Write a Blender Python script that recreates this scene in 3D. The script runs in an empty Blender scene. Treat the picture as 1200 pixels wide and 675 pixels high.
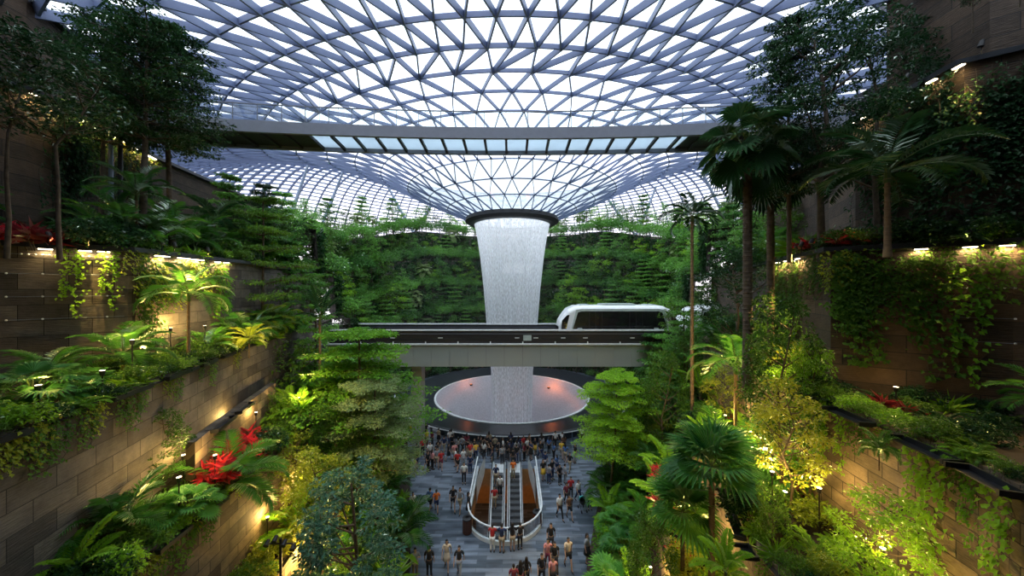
import bpy, bmesh, math, random
import numpy as np
from mathutils import Vector, Matrix, noise as mnoise

PI = math.pi
scene = bpy.context.scene
COL = scene.collection

# ------------------------------------------------------------------ camera
CAMZ = 16.0
F = 400.0                      # focal length in pixels of the 1200 px wide frame
cam_d = bpy.data.cameras.new('camera')
cam_d.sensor_width = 36.0
cam_d.lens = 36.0 * F / 1200.0
cam_d.clip_start = 0.1
cam_d.clip_end = 2000
cam = bpy.data.objects.new('camera', cam_d)
COL.objects.link(cam)
cam.location = (0, 0, CAMZ)
cam.rotation_euler = (PI / 2, 0, 0)
scene.camera = cam

# ------------------------------------------------------------------ view, sky, sun
scene.view_settings.view_transform = 'Standard'
scene.view_settings.look = 'None'
scene.view_settings.exposure = 0.0
scene.view_settings.gamma = 1.0
scene.view_settings.use_curve_mapping = False
scene.cycles.use_denoising = True
scene.cycles.denoising_prefilter = 'ACCURATE'
scene.cycles.denoising_input_passes = 'RGB_ALBEDO_NORMAL'
scene.cycles.use_adaptive_sampling = False
scene.cycles.use_light_tree = True
world_map = 256
scene.cycles.max_bounces = 6
scene.cycles.diffuse_bounces = 3
scene.cycles.glossy_bounces = 2
scene.cycles.transmission_bounces = 3
scene.cycles.transparent_max_bounces = 12
scene.cycles.volume_bounces = 0
scene.cycles.sample_clamp_indirect = 4.0

SKY_STRENGTH = 2.7
world = bpy.data.worlds.new('overcast sky')
scene.world = world
world.cycles.sampling_method = 'MANUAL'
world.cycles.sample_map_resolution = world_map
world.use_nodes = True
nt = world.node_tree
nt.nodes.clear()
wo = nt.nodes.new('ShaderNodeOutputWorld')
bg = nt.nodes.new('ShaderNodeBackground')
bg.inputs['Strength'].default_value = SKY_STRENGTH
tc = nt.nodes.new('ShaderNodeTexCoord')
sp = nt.nodes.new('ShaderNodeSeparateXYZ')
cr = nt.nodes.new('ShaderNodeValToRGB')
e = cr.color_ramp.elements
e[0].position = 0.0; e[0].color = (0.30, 0.31, 0.34, 1)
e[1].position = 1.0; e[1].color = (0.80, 0.90, 1.0, 1)
q = e.new(0.50); q.color = (0.55, 0.52, 0.56, 1)
q = e.new(0.56); q.color = (0.86, 0.78, 0.82, 1)
q = e.new(0.72); q.color = (0.80, 0.86, 0.93, 1)
mp = nt.nodes.new('ShaderNodeMapRange')
mp.inputs['From Min'].default_value = -1
nt.links.new(tc.outputs['Generated'], sp.inputs[0])
nt.links.new(sp.outputs['Z'], mp.inputs['Value'])
nt.links.new(mp.outputs[0], cr.inputs[0])
nt.links.new(cr.outputs[0], bg.inputs['Color'])
nt.links.new(bg.outputs[0], wo.inputs['Surface'])

# a veiled sun high up behind the cloud
sun_d = bpy.data.lights.new('sun', 'SUN')
sun_d.energy = 1.2
sun_d.angle = math.radians(30)
sun_d.color = (0.93, 0.97, 1.0)
sun = bpy.data.objects.new('sun', sun_d)
COL.objects.link(sun)
sun.location = (0, 50, 80)
sun.rotation_euler = (math.radians(14), math.radians(-10), 0)

WARM = (1.0, 0.64, 0.19)
LAMP = 1.3                     # common factor on all garden lamps


# ------------------------------------------------------------------ helpers
def at(px, py, Y):
    """point at depth Y seen at pixel px, py of the 1200 x 675 frame"""
    return ((px - 600) * Y / F, Y, CAMZ - (py - 337.5) * Y / F)


def tag(o, label=None, cat=None, group=None, kind=None):
    if label: o['label'] = label
    if cat: o['category'] = cat
    if group: o['group'] = group
    if kind: o['kind'] = kind
    return o


def empty(name, loc=(0, 0, 0), rz=0.0, s=1.0):
    o = bpy.data.objects.new(name, None)
    COL.objects.link(o)
    o.location = loc
    o.rotation_euler = (0, 0, rz)
    o.scale = (s, s, s)
    o.empty_display_size = 0.2
    return o


class Geo:
    """collects vertices and faces, built as one mesh"""
    def __init__(self):
        self.v = []; self.f = []; self.m = []; self.n = 0; self.uv = None

    def add(self, v, f, m=0):
        v = np.asarray(v, dtype=float).reshape(-1, 3)
        self.v.append(v)
        f = np.asarray(f, dtype=int)
        self.f.append(f + self.n)
        self.m.append(np.full(len(f), m))
        self.n += len(v)

    def box(self, c, s, rz=0.0, m=0):
        x, y, z = s[0] / 2, s[1] / 2, s[2] / 2
        v = np.array([(-x, -y, -z), (x, -y, -z), (x, y, -z), (-x, y, -z), (-x, -y, z), (x, -y, z), (x, y, z), (-x, y, z)])
        if rz:
            ca, sa = math.cos(rz), math.sin(rz)
            v = np.stack([v[:, 0] * ca - v[:, 1] * sa, v[:, 0] * sa + v[:, 1] * ca, v[:, 2]], 1)
        self.add(v + np.array(c), [(0, 3, 2, 1), (4, 5, 6, 7), (0, 1, 5, 4), (1, 2, 6, 5), (2, 3, 7, 6), (3, 0, 4, 7)], m)

    def tube(self, pts, rad, k=6, m=0, cap=True):
        pts = [np.array(p, float) for p in pts]
        n = len(pts)
        if not hasattr(rad, '__len__'):
            rad = [rad] * n
        vs = []
        prev = None
        for i, p in enumerate(pts):
            d = pts[min(i + 1, n - 1)] - pts[max(i - 1, 0)]
            d = d / (np.linalg.norm(d) + 1e-9)
            if prev is None:
                a = np.array([0, 0, 1.0]) if abs(d[2]) < 0.9 else np.array([1.0, 0, 0])
            else:
                a = prev
            u = a - d * np.dot(a, d)
            u /= (np.linalg.norm(u) + 1e-9)
            prev = u
            w = np.cross(d, u)
            for j in range(k):
                t = 2 * PI * j / k
                vs.append(p + (u * math.cos(t) + w * math.sin(t)) * rad[i])
        fs = []
        for i in range(n - 1):
            for j in range(k):
                a = i * k + j; b = i * k + (j + 1) % k
                fs.append((a, b, b + k, a + k))
        self.add(vs, fs, m)
        if cap and k == 4:
            base = self.n - len(vs)
            self.add(vs[:4], [(3, 2, 1, 0)], m)
            self.add(vs[-4:], [(0, 1, 2, 3)], m)
        elif cap:
            for ring, flip in ((vs[:k], True), (vs[-k:], False)):
                c = np.mean(ring, 0)
                idx = [(k, (j + 1) % k, j) if flip else (k, j, (j + 1) % k) for j in range(k)]
                self.add(list(ring) + [c], [t for t in idx], m)

    def lathe(self, prof, k=24, c=(0, 0, 0), m=0, a0=0.0, a1=2 * PI):
        full = abs(a1 - a0 - 2 * PI) < 1e-6
        nn = k if full else k + 1
        vs = []
        for r, z in prof:
            for j in range(nn):
                t = a0 + (a1 - a0) * j / k
                vs.append((c[0] + r * math.cos(t), c[1] + r * math.sin(t), c[2] + z))
        fs = []
        for i in range(len(prof) - 1):
            for j in range(k):
                a = i * nn + j; b = i * nn + ((j + 1) % nn if full else j + 1)
                fs.append((a, b, b + nn, a + nn))
        self.add(vs, fs, m)

    def prism(self, poly, z0, z1, m=0):
        """poly: xy outline, counter-clockwise"""
        n = len(poly)
        v = [(x, y, z0) for x, y in poly] + [(x, y, z1) for x, y in poly]
        self.add(v, [(i, (i + 1) % n, (i + 1) % n + n, i + n) for i in range(n)], m)
        bm = None
        c = np.mean(np.array(poly), 0)
        self.add([(x, y, z1) for x, y in poly] + [(c[0], c[1], z1)], [(n, i, (i + 1) % n) for i in range(n)], m)
        self.add([(x, y, z0) for x, y in poly] + [(c[0], c[1], z0)], [(n, (i + 1) % n, i) for i in range(n)], m)

    def mesh(self, name, mats, smooth=False):
        me = bpy.data.meshes.new(name)
        if not self.v:
            return me
        v = np.concatenate(self.v)
        loops = []; starts = []; totals = []; mi = []
        pos = 0
        for f, m in zip(self.f, self.m):
            if len(f) == 0:
                continue
            k = f.shape[1]
            loops.append(f.reshape(-1))
            starts.append(pos + np.arange(len(f)) * k)
            totals.append(np.full(len(f), k))
            mi.append(m)
            pos += len(f) * k
        loops = np.concatenate(loops); starts = np.concatenate(starts)
        mi = np.concatenate(mi)
        me.vertices.add(len(v)); me.vertices.foreach_set('co', v.astype(np.float32).reshape(-1))
        me.loops.add(len(loops)); me.loops.foreach_set('vertex_index', loops.astype(np.int32))
        me.polygons.add(len(starts)); me.polygons.foreach_set('loop_start', starts.astype(np.int32))
        me.polygons.foreach_set('loop_total', np.concatenate(totals).astype(np.int32))
        me.polygons.foreach_set('material_index', mi.astype(np.int32))
        me.polygons.foreach_set('use_smooth', np.full(len(starts), bool(smooth)))
        if not isinstance(mats, (list, tuple)):
            mats = [mats]
        for x in mats:
            me.materials.append(x)
        if self.uv is not None:
            uvl = me.uv_layers.new(name='UVMap')
            uv = np.concatenate(self.uv)
            uvl.data.foreach_set('uv', uv[loops].astype(np.float32).reshape(-1))
        me.update(calc_edges=True)
        me.validate()
        return me

    def build(self, name, mats, parent=None, smooth=False, loc=(0, 0, 0)):
        o = bpy.data.objects.new(name, self.mesh(name, mats, smooth))
        COL.objects.link(o)
        if parent is not None:
            o.parent = parent
        o.location = loc
        return o


def addobj(name, me, parent=None, loc=(0, 0, 0)):
    o = bpy.data.objects.new(name, me)
    COL.objects.link(o)
    if parent is not None:
        o.parent = parent
    o.location = loc
    return o


def copy_tree(o, parent=None):
    c = o.copy()
    COL.objects.link(c)
    if parent is not None:
        c.parent = parent
        c.matrix_parent_inverse = o.matrix_parent_inverse
    for ch in o.children:
        copy_tree(ch, c)
    return c


def bridge_quads(rows, m=0):
    """rows: list of equally long point lists -> verts, faces"""
    n = len(rows[0])
    v = [p for r in rows for p in r]
    f = []
    for i in range(len(rows) - 1):
        for j in range(n - 1):
            a = i * n + j
            f.append((a, a + 1, a + 1 + n, a + n))
    return v, f


# ------------------------------------------------------------------ materials
def new_mat(name):
    m = bpy.data.materials.new(name)
    m.use_nodes = True
    nt = m.node_tree
    nt.nodes.clear()
    out = nt.nodes.new('ShaderNodeOutputMaterial')
    return m, nt, out


def N(nt, typ, **kw):
    n = nt.nodes.new(typ)
    for k, v in kw.items():
        setattr(n, k, v)
    return n


def ramp(nt, stops):
    r = nt.nodes.new('ShaderNodeValToRGB')
    el = r.color_ramp.elements
    el[0].position, el[0].color = stops[0][0], (*stops[0][1], 1)
    el[1].position, el[1].color = stops[-1][0], (*stops[-1][1], 1)
    for p, c in stops[1:-1]:
        x = el.new(p); x.color = (*c, 1)
    return r


def plain(name, col, rough=0.6, metal=0.0, var=0.12, scale=3.0, bump=0.0, spec=0.5):
    m, nt, out = new_mat(name)
    b = N(nt, 'ShaderNodeBsdfPrincipled')
    b.inputs['Roughness'].default_value = rough
    b.inputs['Metallic'].default_value = metal
    b.inputs['Specular IOR Level'].default_value = spec
    tcn = N(nt, 'ShaderNodeTexCoord')
    nz = N(nt, 'ShaderNodeTexNoise')
    nz.inputs['Scale'].default_value = scale
    nz.inputs['Detail'].default_value = 3
    r = ramp(nt, [(0.3, tuple(c * (1 - var) for c in col)), (0.7, tuple(min(1, c * (1 + var)) for c in col))])
    nt.links.new(tcn.outputs['Object'], nz.inputs['Vector'])
    nt.links.new(nz.outputs['Fac'], r.inputs[0])
    nt.links.new(r.outputs[0], b.inputs['Base Color'])
    if bump:
        bp = N(nt, 'ShaderNodeBump')
        bp.inputs['Strength'].default_value = bump
        nt.links.new(nz.outputs['Fac'], bp.inputs['Height'])
        nt.links.new(bp.outputs[0], b.inputs['Normal'])
    nt.links.new(b.outputs[0], out.inputs[0])
    return m


def emit(name, col, strength):
    m, nt, out = new_mat(name)
    e = N(nt, 'ShaderNodeEmission')
    e.inputs[0].default_value = (*col, 1)
    e.inputs[1].default_value = strength
    nt.links.new(e.outputs[0], out.inputs[0])
    return m


def leaf_mat(name, c0, c1, trans=0.35, gloss=0.10, c2=None):
    """leaf: diffuse + translucent + a little gloss; colour varies from plant to plant and patch to patch"""
    m, nt, out = new_mat(name)
    oi = N(nt, 'ShaderNodeObjectInfo')
    tcn = N(nt, 'ShaderNodeTexCoord')
    nz = N(nt, 'ShaderNodeTexNoise')
    nz.inputs['Scale'].default_value = 1.3
    nz.inputs['Detail'].default_value = 5
    nz.inputs['Roughness'].default_value = 0.75
    nt.links.new(tcn.outputs['Object'], nz.inputs['Vector'])
    ma = N(nt, 'ShaderNodeMath', operation='MULTIPLY_ADD')
    ma.inputs[1].default_value = 0.5
    nt.links.new(oi.outputs['Random'], ma.inputs[0])
    mb = N(nt, 'ShaderNodeMath', operation='ADD')
    mb.inputs[1].default_value = -0.25
    nt.links.new(nz.outputs['Fac'], mb.inputs[0])
    nt.links.new(mb.outputs[0], ma.inputs[2])
    stops = [(0.15, c0), (0.65, c1)]
    if c2: stops.append((0.9, c2))
    r = ramp(nt, stops)
    nt.links.new(ma.outputs[0], r.inputs[0])
    d = N(nt, 'ShaderNodeBsdfDiffuse')
    t = N(nt, 'ShaderNodeBsdfTranslucent')
    g = N(nt, 'ShaderNodeBsdfGlossy')
    g.inputs['Roughness'].default_value = 0.38
    g.inputs['Color'].default_value = (0.8, 0.9, 0.8, 1)
    m1 = N(nt, 'ShaderNodeMixShader'); m1.inputs[0].default_value = trans
    m2 = N(nt, 'ShaderNodeMixShader')
    fr = N(nt, 'ShaderNodeFresnel'); fr.inputs[0].default_value = 1.35
    fm = N(nt, 'ShaderNodeMath', operation='MULTIPLY'); fm.inputs[1].default_value = gloss * 3.5
    nt.links.new(fr.outputs[0], fm.inputs[0])
    nt.links.new(fm.outputs[0], m2.inputs[0])
    hs = N(nt, 'ShaderNodeHueSaturation')
    hs.inputs['Value'].default_value = 1.3
    hs.inputs['Hue'].default_value = 0.485
    nt.links.new(r.outputs[0], hs.inputs['Color'])
    nt.links.new(r.outputs[0], d.inputs[0])
    nt.links.new(hs.outputs[0], t.inputs[0])
    nt.links.new(d.outputs[0], m1.inputs[1]); nt.links.new(t.outputs[0], m1.inputs[2])
    nt.links.new(m1.outputs[0], m2.inputs[1]); nt.links.new(g.outputs[0], m2.inputs[2])
    nt.links.new(m2.outputs[0], out.inputs[0])
    return m


def stone_mat(name, cA, cB, cC, bw=1.1, bh=0.55, mortar=0.012, dark=0.02):
    """coursed blocks: each with its own tone, dark joints, weather streaks"""
    m, nt, out = new_mat(name)
    uv = N(nt, 'ShaderNodeUVMap')
    br = N(nt, 'ShaderNodeTexBrick')
    br.offset = 0.5
    br.inputs['Scale'].default_value = 1.0
    br.inputs['Brick Width'].default_value = bw
    br.inputs['Row Height'].default_value = bh
    br.inputs['Mortar Size'].default_value = mortar
    br.inputs['Mortar Smooth'].default_value = 0.2
    br.inputs['Bias'].default_value = 0.0
    br.inputs['Color1'].default_value = (0, 0, 0, 1)
    br.inputs['Color2'].default_value = (1, 1, 1, 1)
    br.inputs['Mortar'].default_value = (0.5, 0.5, 0.5, 1)
    nt.links.new(uv.outputs[0], br.inputs['Vector'])
    r = ramp(nt, [(0.0, cA), (0.45, cB), (1.0, cC)])
    nt.links.new(br.outputs['Color'], r.inputs[0])
    nz = N(nt, 'ShaderNodeTexNoise'); nz.inputs['Scale'].default_value = 1.6; nz.inputs['Detail'].default_value = 8
    nz.inputs['Roughness'].default_value = 0.7
    nt.links.new(uv.outputs[0], nz.inputs['Vector'])
    mpn = N(nt, 'ShaderNodeMapping'); mpn.inputs['Scale'].default_value = (1.2, 10, 1)
    nt.links.new(uv.outputs[0], mpn.inputs['Vector'])
    gr = N(nt, 'ShaderNodeTexNoise'); gr.inputs['Scale'].default_value = 2.5; gr.inputs['Detail'].default_value = 6
    nt.links.new(mpn.outputs[0], gr.inputs['Vector'])
    mx = N(nt, 'ShaderNodeMix', data_type='RGBA', blend_type='MULTIPLY'); mx.inputs[0].default_value = 0.8
    r2 = ramp(nt, [(0.28, (0.30, 0.29, 0.27)), (0.62, (1.1, 1.05, 1.0))])
    nt.links.new(nz.outputs['Fac'], r2.inputs[0])
    nt.links.new(r.outputs[0], mx.inputs[6]); nt.links.new(r2.outputs[0], mx.inputs[7])
    mx2 = N(nt, 'ShaderNodeMix', data_type='RGBA'); 
    nt.links.new(br.outputs['Fac'], mx2.inputs[0])
    nt.links.new(mx.outputs[2], mx2.inputs[6]); mx2.inputs[7].default_value = (dark, dark * 0.9, dark * 0.8, 1)
    b = N(nt, 'ShaderNodeBsdfPrincipled'); b.inputs['Roughness'].default_value = 0.8
    nt.links.new(mx2.outputs[2], b.inputs['Base Color'])
    hh = N(nt, 'ShaderNodeMath', operation='MULTIPLY_ADD'); hh.inputs[1].default_value = -1.2
    nt.links.new(br.outputs['Fac'], hh.inputs[0]); nt.links.new(gr.outputs['Fac'], hh.inputs[2])
    bp = N(nt, 'ShaderNodeBump'); bp.inputs['Strength'].default_value = 0.7; bp.inputs['Distance'].default_value = 0.05
    nt.links.new(hh.outputs[0], bp.inputs['Height']); nt.links.new(bp.outputs[0], b.inputs['Normal'])
    nt.links.new(b.outputs[0], out.inputs[0])
    return m


def glass_mat(name, tint=(0.93, 0.96, 0.98), refl=1.0, haze=0.0):
    m, nt, out = new_mat(name)
    t = N(nt, 'ShaderNodeBsdfTransparent'); t.inputs[0].default_value = (*tint, 1)
    g = N(nt, 'ShaderNodeBsdfGlossy'); g.inputs['Roughness'].default_value = 0.05
    fr = N(nt, 'ShaderNodeFresnel'); fr.inputs[0].default_value = 1.4
    mu = N(nt, 'ShaderNodeMath', operation='MULTIPLY'); mu.inputs[1].default_value = refl
    nt.links.new(fr.outputs[0], mu.inputs[0])
    mx = N(nt, 'ShaderNodeMixShader')
    nt.links.new(mu.outputs[0], mx.inputs[0])
    last = t
    if haze:
        tr = N(nt, 'ShaderNodeBsdfTranslucent'); tr.inputs[0].default_value = (0.8, 0.88, 0.95, 1)
        m0 = N(nt, 'ShaderNodeMixShader'); m0.inputs[0].default_value = haze
        nt.links.new(t.outputs[0], m0.inputs[1]); nt.links.new(tr.outputs[0], m0.inputs[2])
        last = m0
    nt.links.new(last.outputs[0], mx.inputs[1]); nt.links.new(g.outputs[0], mx.inputs[2])
    nt.links.new(mx.outputs[0], out.inputs[0])
    return m


M = {}
M['stone_grey'] = stone_mat('grey brown stone blocks', (0.07, 0.062, 0.055), (0.125, 0.112, 0.095), (0.21, 0.185, 0.155))
M['stone_tan'] = stone_mat('tan stone blocks', (0.10, 0.075, 0.055), (0.19, 0.145, 0.10), (0.33, 0.255, 0.17), bw=0.95, bh=0.45)
M['wood_wall'] = stone_mat('dark boards', (0.055, 0.040, 0.030), (0.09, 0.064, 0.045), (0.13, 0.09, 0.06), bw=3.4, bh=0.62, mortar=0.016)
M['soil'] = plain('dark soil', (0.035, 0.026, 0.018), 0.95, var=0.4, scale=2.0, bump=0.4)
M['cap'] = plain('dark metal coping', (0.045, 0.05, 0.058), 0.4, 0.4)
M['trough'] = plain('black planter steel', (0.035, 0.038, 0.045), 0.35, 0.5)
M['steel'] = plain('blue grey roof steel', (0.14, 0.185, 0.32), 0.5, 0.0, var=0.06)
M['steel_col'] = plain('pale grey column steel', (0.24, 0.30, 0.40), 0.45, 0.2, var=0.06)
M['roof_glass'] = glass_mat('roof glass', (0.93, 0.965, 1.0), 1.0, 0.05)
M['wet_glass'] = glass_mat('glass with a film of running water', (0.42, 0.46, 0.47), 1.0, 0.25)
M['clear_glass'] = glass_mat('clear balustrade glass', (0.93, 0.97, 0.98), 0.5)
M['floor'] = None
M['bridge_grey'] = plain('grey bridge paint', (0.17, 0.19, 0.235), 0.5, 0.1, var=0.05)
M['bridge_dark'] = plain('dark soffit board', (0.02, 0.021, 0.026), 0.6)
M['frost'] = glass_mat('frosted floor glass', (0.55, 0.63, 0.62), 0.3, 0.7)
M['fascia'] = plain('grey green aluminium cladding', (0.36, 0.39, 0.375), 0.45, 0.1, var=0.0)
M['white_rail'] = plain('white painted rail', (0.80, 0.83, 0.85), 0.35)
M['parapet'] = plain('black ribbed parapet', (0.022, 0.020, 0.022), 0.5)
M['train_white'] = plain('glossy white train paint', (0.86, 0.89, 0.90), 0.22, var=0.03)
M['train_grey'] = plain('pale green grey train frame', (0.46, 0.54, 0.53), 0.3)
M['dark_glass'] = plain('dark tinted train glass', (0.012, 0.012, 0.014), 0.07)
M['black'] = plain('black rubber', (0.015, 0.015, 0.017), 0.5)
M['pool_black'] = plain('black granite pool surround', (0.024, 0.028, 0.036), 0.32, var=0.25, scale=1.0)
M['white_metal'] = plain('white metal', (0.78, 0.81, 0.82), 0.3)
M['warm_wall'] = plain('lining with warm glow colour', (0.55, 0.27, 0.10), 0.5)  # orange of the warm-lit lower level put into the wall colour
M['bin'] = plain('brown bin timber', (0.12, 0.05, 0.03), 0.5)
M['trunk'] = plain('grey brown bark', (0.10, 0.075, 0.052), 0.9, var=0.4, scale=6, bump=0.6)
M['trunk_pale'] = plain('pale palm bark', (0.24, 0.16, 0.09), 0.85, var=0.3, scale=8, bump=0.5)
M['stemgreen'] = plain('green stem', (0.08, 0.12, 0.03), 0.6)

# leaves
M['lf_mid'] = leaf_mat('mid green leaf', (0.026, 0.090, 0.014), (0.12, 0.26, 0.030))
M['lf_bright'] = leaf_mat('bright green leaf', (0.085, 0.26, 0.018), (0.29, 0.55, 0.04))
M['lf_dark_shade'] = leaf_mat('dark green leaf', (0.008, 0.036, 0.014), (0.022, 0.075, 0.022), 0.25)  # dark leaf colour that also carries the shade of backlit foliage
M['lf_blue'] = leaf_mat('blue green leaf', (0.022, 0.095, 0.070), (0.085, 0.22, 0.15), 0.2, 0.25)
M['lf_yellow_lamplit'] = leaf_mat('yellow green leaf', (0.10, 0.20, 0.018), (0.36, 0.42, 0.045), 0.4)  # yellow leaf colour that also carries the warm lamplight
M['lf_pale'] = leaf_mat('pale dusty green leaf', (0.14, 0.23, 0.08), (0.32, 0.42, 0.18), 0.35)
M['lf_red'] = leaf_mat('red leaf', (0.30, 0.012, 0.018), (0.70, 0.05, 0.06), 0.35)
M['lf_maroon'] = leaf_mat('maroon leaf', (0.06, 0.010, 0.012), (0.22, 0.03, 0.03), 0.3)
M['lf_palm'] = leaf_mat('palm frond green', (0.022, 0.12, 0.025), (0.10, 0.31, 0.045), 0.3, 0.2)
M['lf_far'] = leaf_mat('far forest leaf', (0.022, 0.12, 0.035), (0.20, 0.46, 0.085), 0.35)
M['lf_far2'] = leaf_mat('far pale forest leaf', (0.08, 0.26, 0.05), (0.34, 0.62, 0.14), 0.35)
M['lf_orange'] = leaf_mat('rusty orange leaf', (0.20, 0.06, 0.02), (0.45, 0.16, 0.04), 0.3)


def floor_mat():
    m, nt, out = new_mat('blue grey slate paving')
    tcn = N(nt, 'ShaderNodeTexCoord')
    br = N(nt, 'ShaderNodeTexBrick'); br.offset = 0.37
    for k, v in (('Scale', 1.0), ('Brick Width', 1.5), ('Row Height', 0.3), ('Mortar Size', 0.006)):
        br.inputs[k].default_value = v
    br.inputs['Color1'].default_value = (0.06, 0.08, 0.105, 1)
    br.inputs['Color2'].default_value = (0.21, 0.25, 0.31, 1)
    br.inputs['Mortar'].default_value = (0.05, 0.06, 0.07, 1)
    nt.links.new(tcn.outputs['Object'], br.inputs['Vector'])
    mpn = N(nt, 'ShaderNodeMapping'); mpn.inputs['Scale'].default_value = (0.5, 2.5, 1)
    nz = N(nt, 'ShaderNodeTexNoise'); nz.inputs['Scale'].default_value = 1.2; nz.inputs['Detail'].default_value = 8
    nt.links.new(tcn.outputs['Object'], mpn.inputs['Vector']); nt.links.new(mpn.outputs[0], nz.inputs['Vector'])
    r = ramp(nt, [(0.3, (0.5, 0.5, 0.52)), (0.7, (1.35, 1.35, 1.35))])
    nt.links.new(nz.outputs['Fac'], r.inputs[0])
    mx = N(nt, 'ShaderNodeMix', data_type='RGBA', blend_type='MULTIPLY'); mx.inputs[0].default_value = 1.0
    nt.links.new(br.outputs['Color'], mx.inputs[6]); nt.links.new(r.outputs[0], mx.inputs[7])
    b = N(nt, 'ShaderNodeBsdfPrincipled'); b.inputs['Roughness'].default_value = 0.32
    nt.links.new(mx.outputs[2], b.inputs['Base Color'])
    nt.links.new(b.outputs[0], out.inputs[0])
    return m
M['floor'] = floor_mat()


def water_mat():
    """falling water: white streaks and drops with clear gaps between them"""
    m, nt, out = new_mat('falling water')
    uv = N(nt, 'ShaderNodeUVMap')
    def nz(sx, sy, detail, lo, hi):
        mpn = N(nt, 'ShaderNodeMapping'); mpn.inputs['Scale'].default_value = (sx, sy, 1)
        z = N(nt, 'ShaderNodeTexNoise'); z.inputs['Scale'].default_value = 1.0; z.inputs['Detail'].default_value = detail
        r = N(nt, 'ShaderNodeMapRange')
        r.inputs['From Min'].default_value = lo; r.inputs['From Max'].default_value = hi
        nt.links.new(uv.outputs[0], mpn.inputs['Vector']); nt.links.new(mpn.outputs[0], z.inputs['Vector'])
        nt.links.new(z.outputs['Fac'], r.inputs['Value'])
        return r
    lw = N(nt, 'ShaderNodeLayerWeight'); lw.inputs[0].default_value = 0.5
    a = nz(4.0, 0.08, 3, 0.32, 0.62)     # long streaks
    b = nz(7.0, 2.0, 3, 0.40, 0.62)       # drops
    ad = N(nt, 'ShaderNodeMath', operation='MULTIPLY_ADD'); ad.inputs[1].default_value = 0.40
    nt.links.new(a.outputs[0], ad.inputs[0])
    b2 = N(nt, 'ShaderNodeMath', operation='MULTIPLY'); b2.inputs[1].default_value = 0.45
    nt.links.new(b.outputs[0], b2.inputs[0])
    nt.links.new(b2.outputs[0], ad.inputs[2])
    pw = N(nt, 'ShaderNodeMath', operation='POWER'); pw.inputs[1].default_value = 2.0
    nt.links.new(lw.outputs['Facing'], pw.inputs[0])
    ed_ = N(nt, 'ShaderNodeMath', operation='MULTIPLY_ADD'); ed_.inputs[1].default_value = 0.9; ed_.inputs[2].default_value = 0.06
    nt.links.new(pw.outputs[0], ed_.inputs[0])
    sc = N(nt, 'ShaderNodeMath', operation='ADD'); sc.use_clamp = True
    nt.links.new(ad.outputs[0], sc.inputs[0]); nt.links.new(ed_.outputs[0], sc.inputs[1])
    t = N(nt, 'ShaderNodeBsdfTransparent')
    d = N(nt, 'ShaderNodeBsdfDiffuse'); d.inputs[0].default_value = (0.93, 0.95, 0.97, 1)
    tr = N(nt, 'ShaderNodeBsdfTranslucent'); tr.inputs[0].default_value = (0.95, 0.97, 1.0, 1)
    m1 = N(nt, 'ShaderNodeMixShader'); m1.inputs[0].default_value = 0.6
    nt.links.new(d.outputs[0], m1.inputs[1]); nt.links.new(tr.outputs[0], m1.inputs[2])
    m2 = N(nt, 'ShaderNodeMixShader')
    nt.links.new(sc.outputs[0], m2.inputs[0]); nt.links.new(t.outputs[0], m2.inputs[1]); nt.links.new(m1.outputs[0], m2.inputs[2])
    nt.links.new(m2.outputs[0], out.inputs[0])
    return m
M['water'] = water_mat()

# ------------------------------------------------------------------ floor
CX, CY = 0.0, 50.7            # axis of the waterfall
WX, WY0, WY1, WR = -0.48, 21.3, 30.2, 2.45     # escalator well: centre x, near end, far end, half width


def well_outline(off=0.0, n=18):
    pts = []
    r = WR + off
    cy = WY0 + WR
    for i in range(n + 1):
        t = PI + PI * i / n
        pts.append((WX + r * math.cos(t), cy + r * math.sin(t)))
    pts += [(WX + r, WY1 + off), (WX - r, WY1 + off)]
    return pts


def make_floor():
    bm = bmesh.new()
    outer = [(-60, -10), (60, -10), (60, 112), (-60, 112)]
    def loop(ps):
        vs = [bm.verts.new((x, y, 0)) for x, y in ps]
        return [bm.edges.new((vs[i], vs[(i + 1) % len(vs)])) for i in range(len(vs))]
    es = loop(outer) + loop(well_outline(0.0)) + loop([(CX + 11.2 * math.cos(2 * PI * k / 96), CY + 11.2 * math.sin(2 * PI * k / 96)) for k in range(96)])
    bmesh.ops.triangle_fill(bm, use_beauty=True, use_dissolve=False, edges=es)
    for f in bm.faces:
        if f.normal.z < 0:
            f.normal_flip()
    me = bpy.data.meshes.new('floor')
    bm.to_mesh(me); bm.free()
    me.materials.append(M['floor'])
    return tag(addobj('floor', me), kind='structure')
make_floor()

# lower level seen down the escalator well
g = Geo()
g.box((WX, 22, -6.1), (16, 26, 0.2))
tag(g.build('floor_lower', M['floor']), kind='structure')
g = Geo()
ol = well_outline(0.0)
n_ = len(ol)
g.add([(x, y, 0.0) for x, y in ol] + [(x, y, -1.5) for x, y in ol], [((i + 1) % n_, i, i + n_, (i + 1) % n_ + n_) for i in range(n_)])
tag(g.build('trim_well', M['warm_wall']), kind='structure')
g = Geo()
g.add([(-8.5, 34.9, -6), (7.5, 34.9, -6), (7.5, 34.9, -0.1), (-8.5, 34.9, -0.1)], [(0, 1, 2, 3)])
g.add([(-8.5, 9, -6), (-8.5, 34.9, -6), (-8.5, 34.9, -0.1), (-8.5, 9, -0.1)], [(0, 1, 2, 3)])
g.add([(7.5, 9, -6), (7.5, 34.9, -6), (7.5, 34.9, -0.1), (7.5, 9, -0.1)], [(3, 2, 1, 0)])
g.add([(-8.5, 9, -6), (7.5, 9, -6), (7.5, 9, -0.1), (-8.5, 9, -0.1)], [(3, 2, 1, 0)])
tag(g.build('wall_lower', M['warm_wall']), kind='structure')


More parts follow.
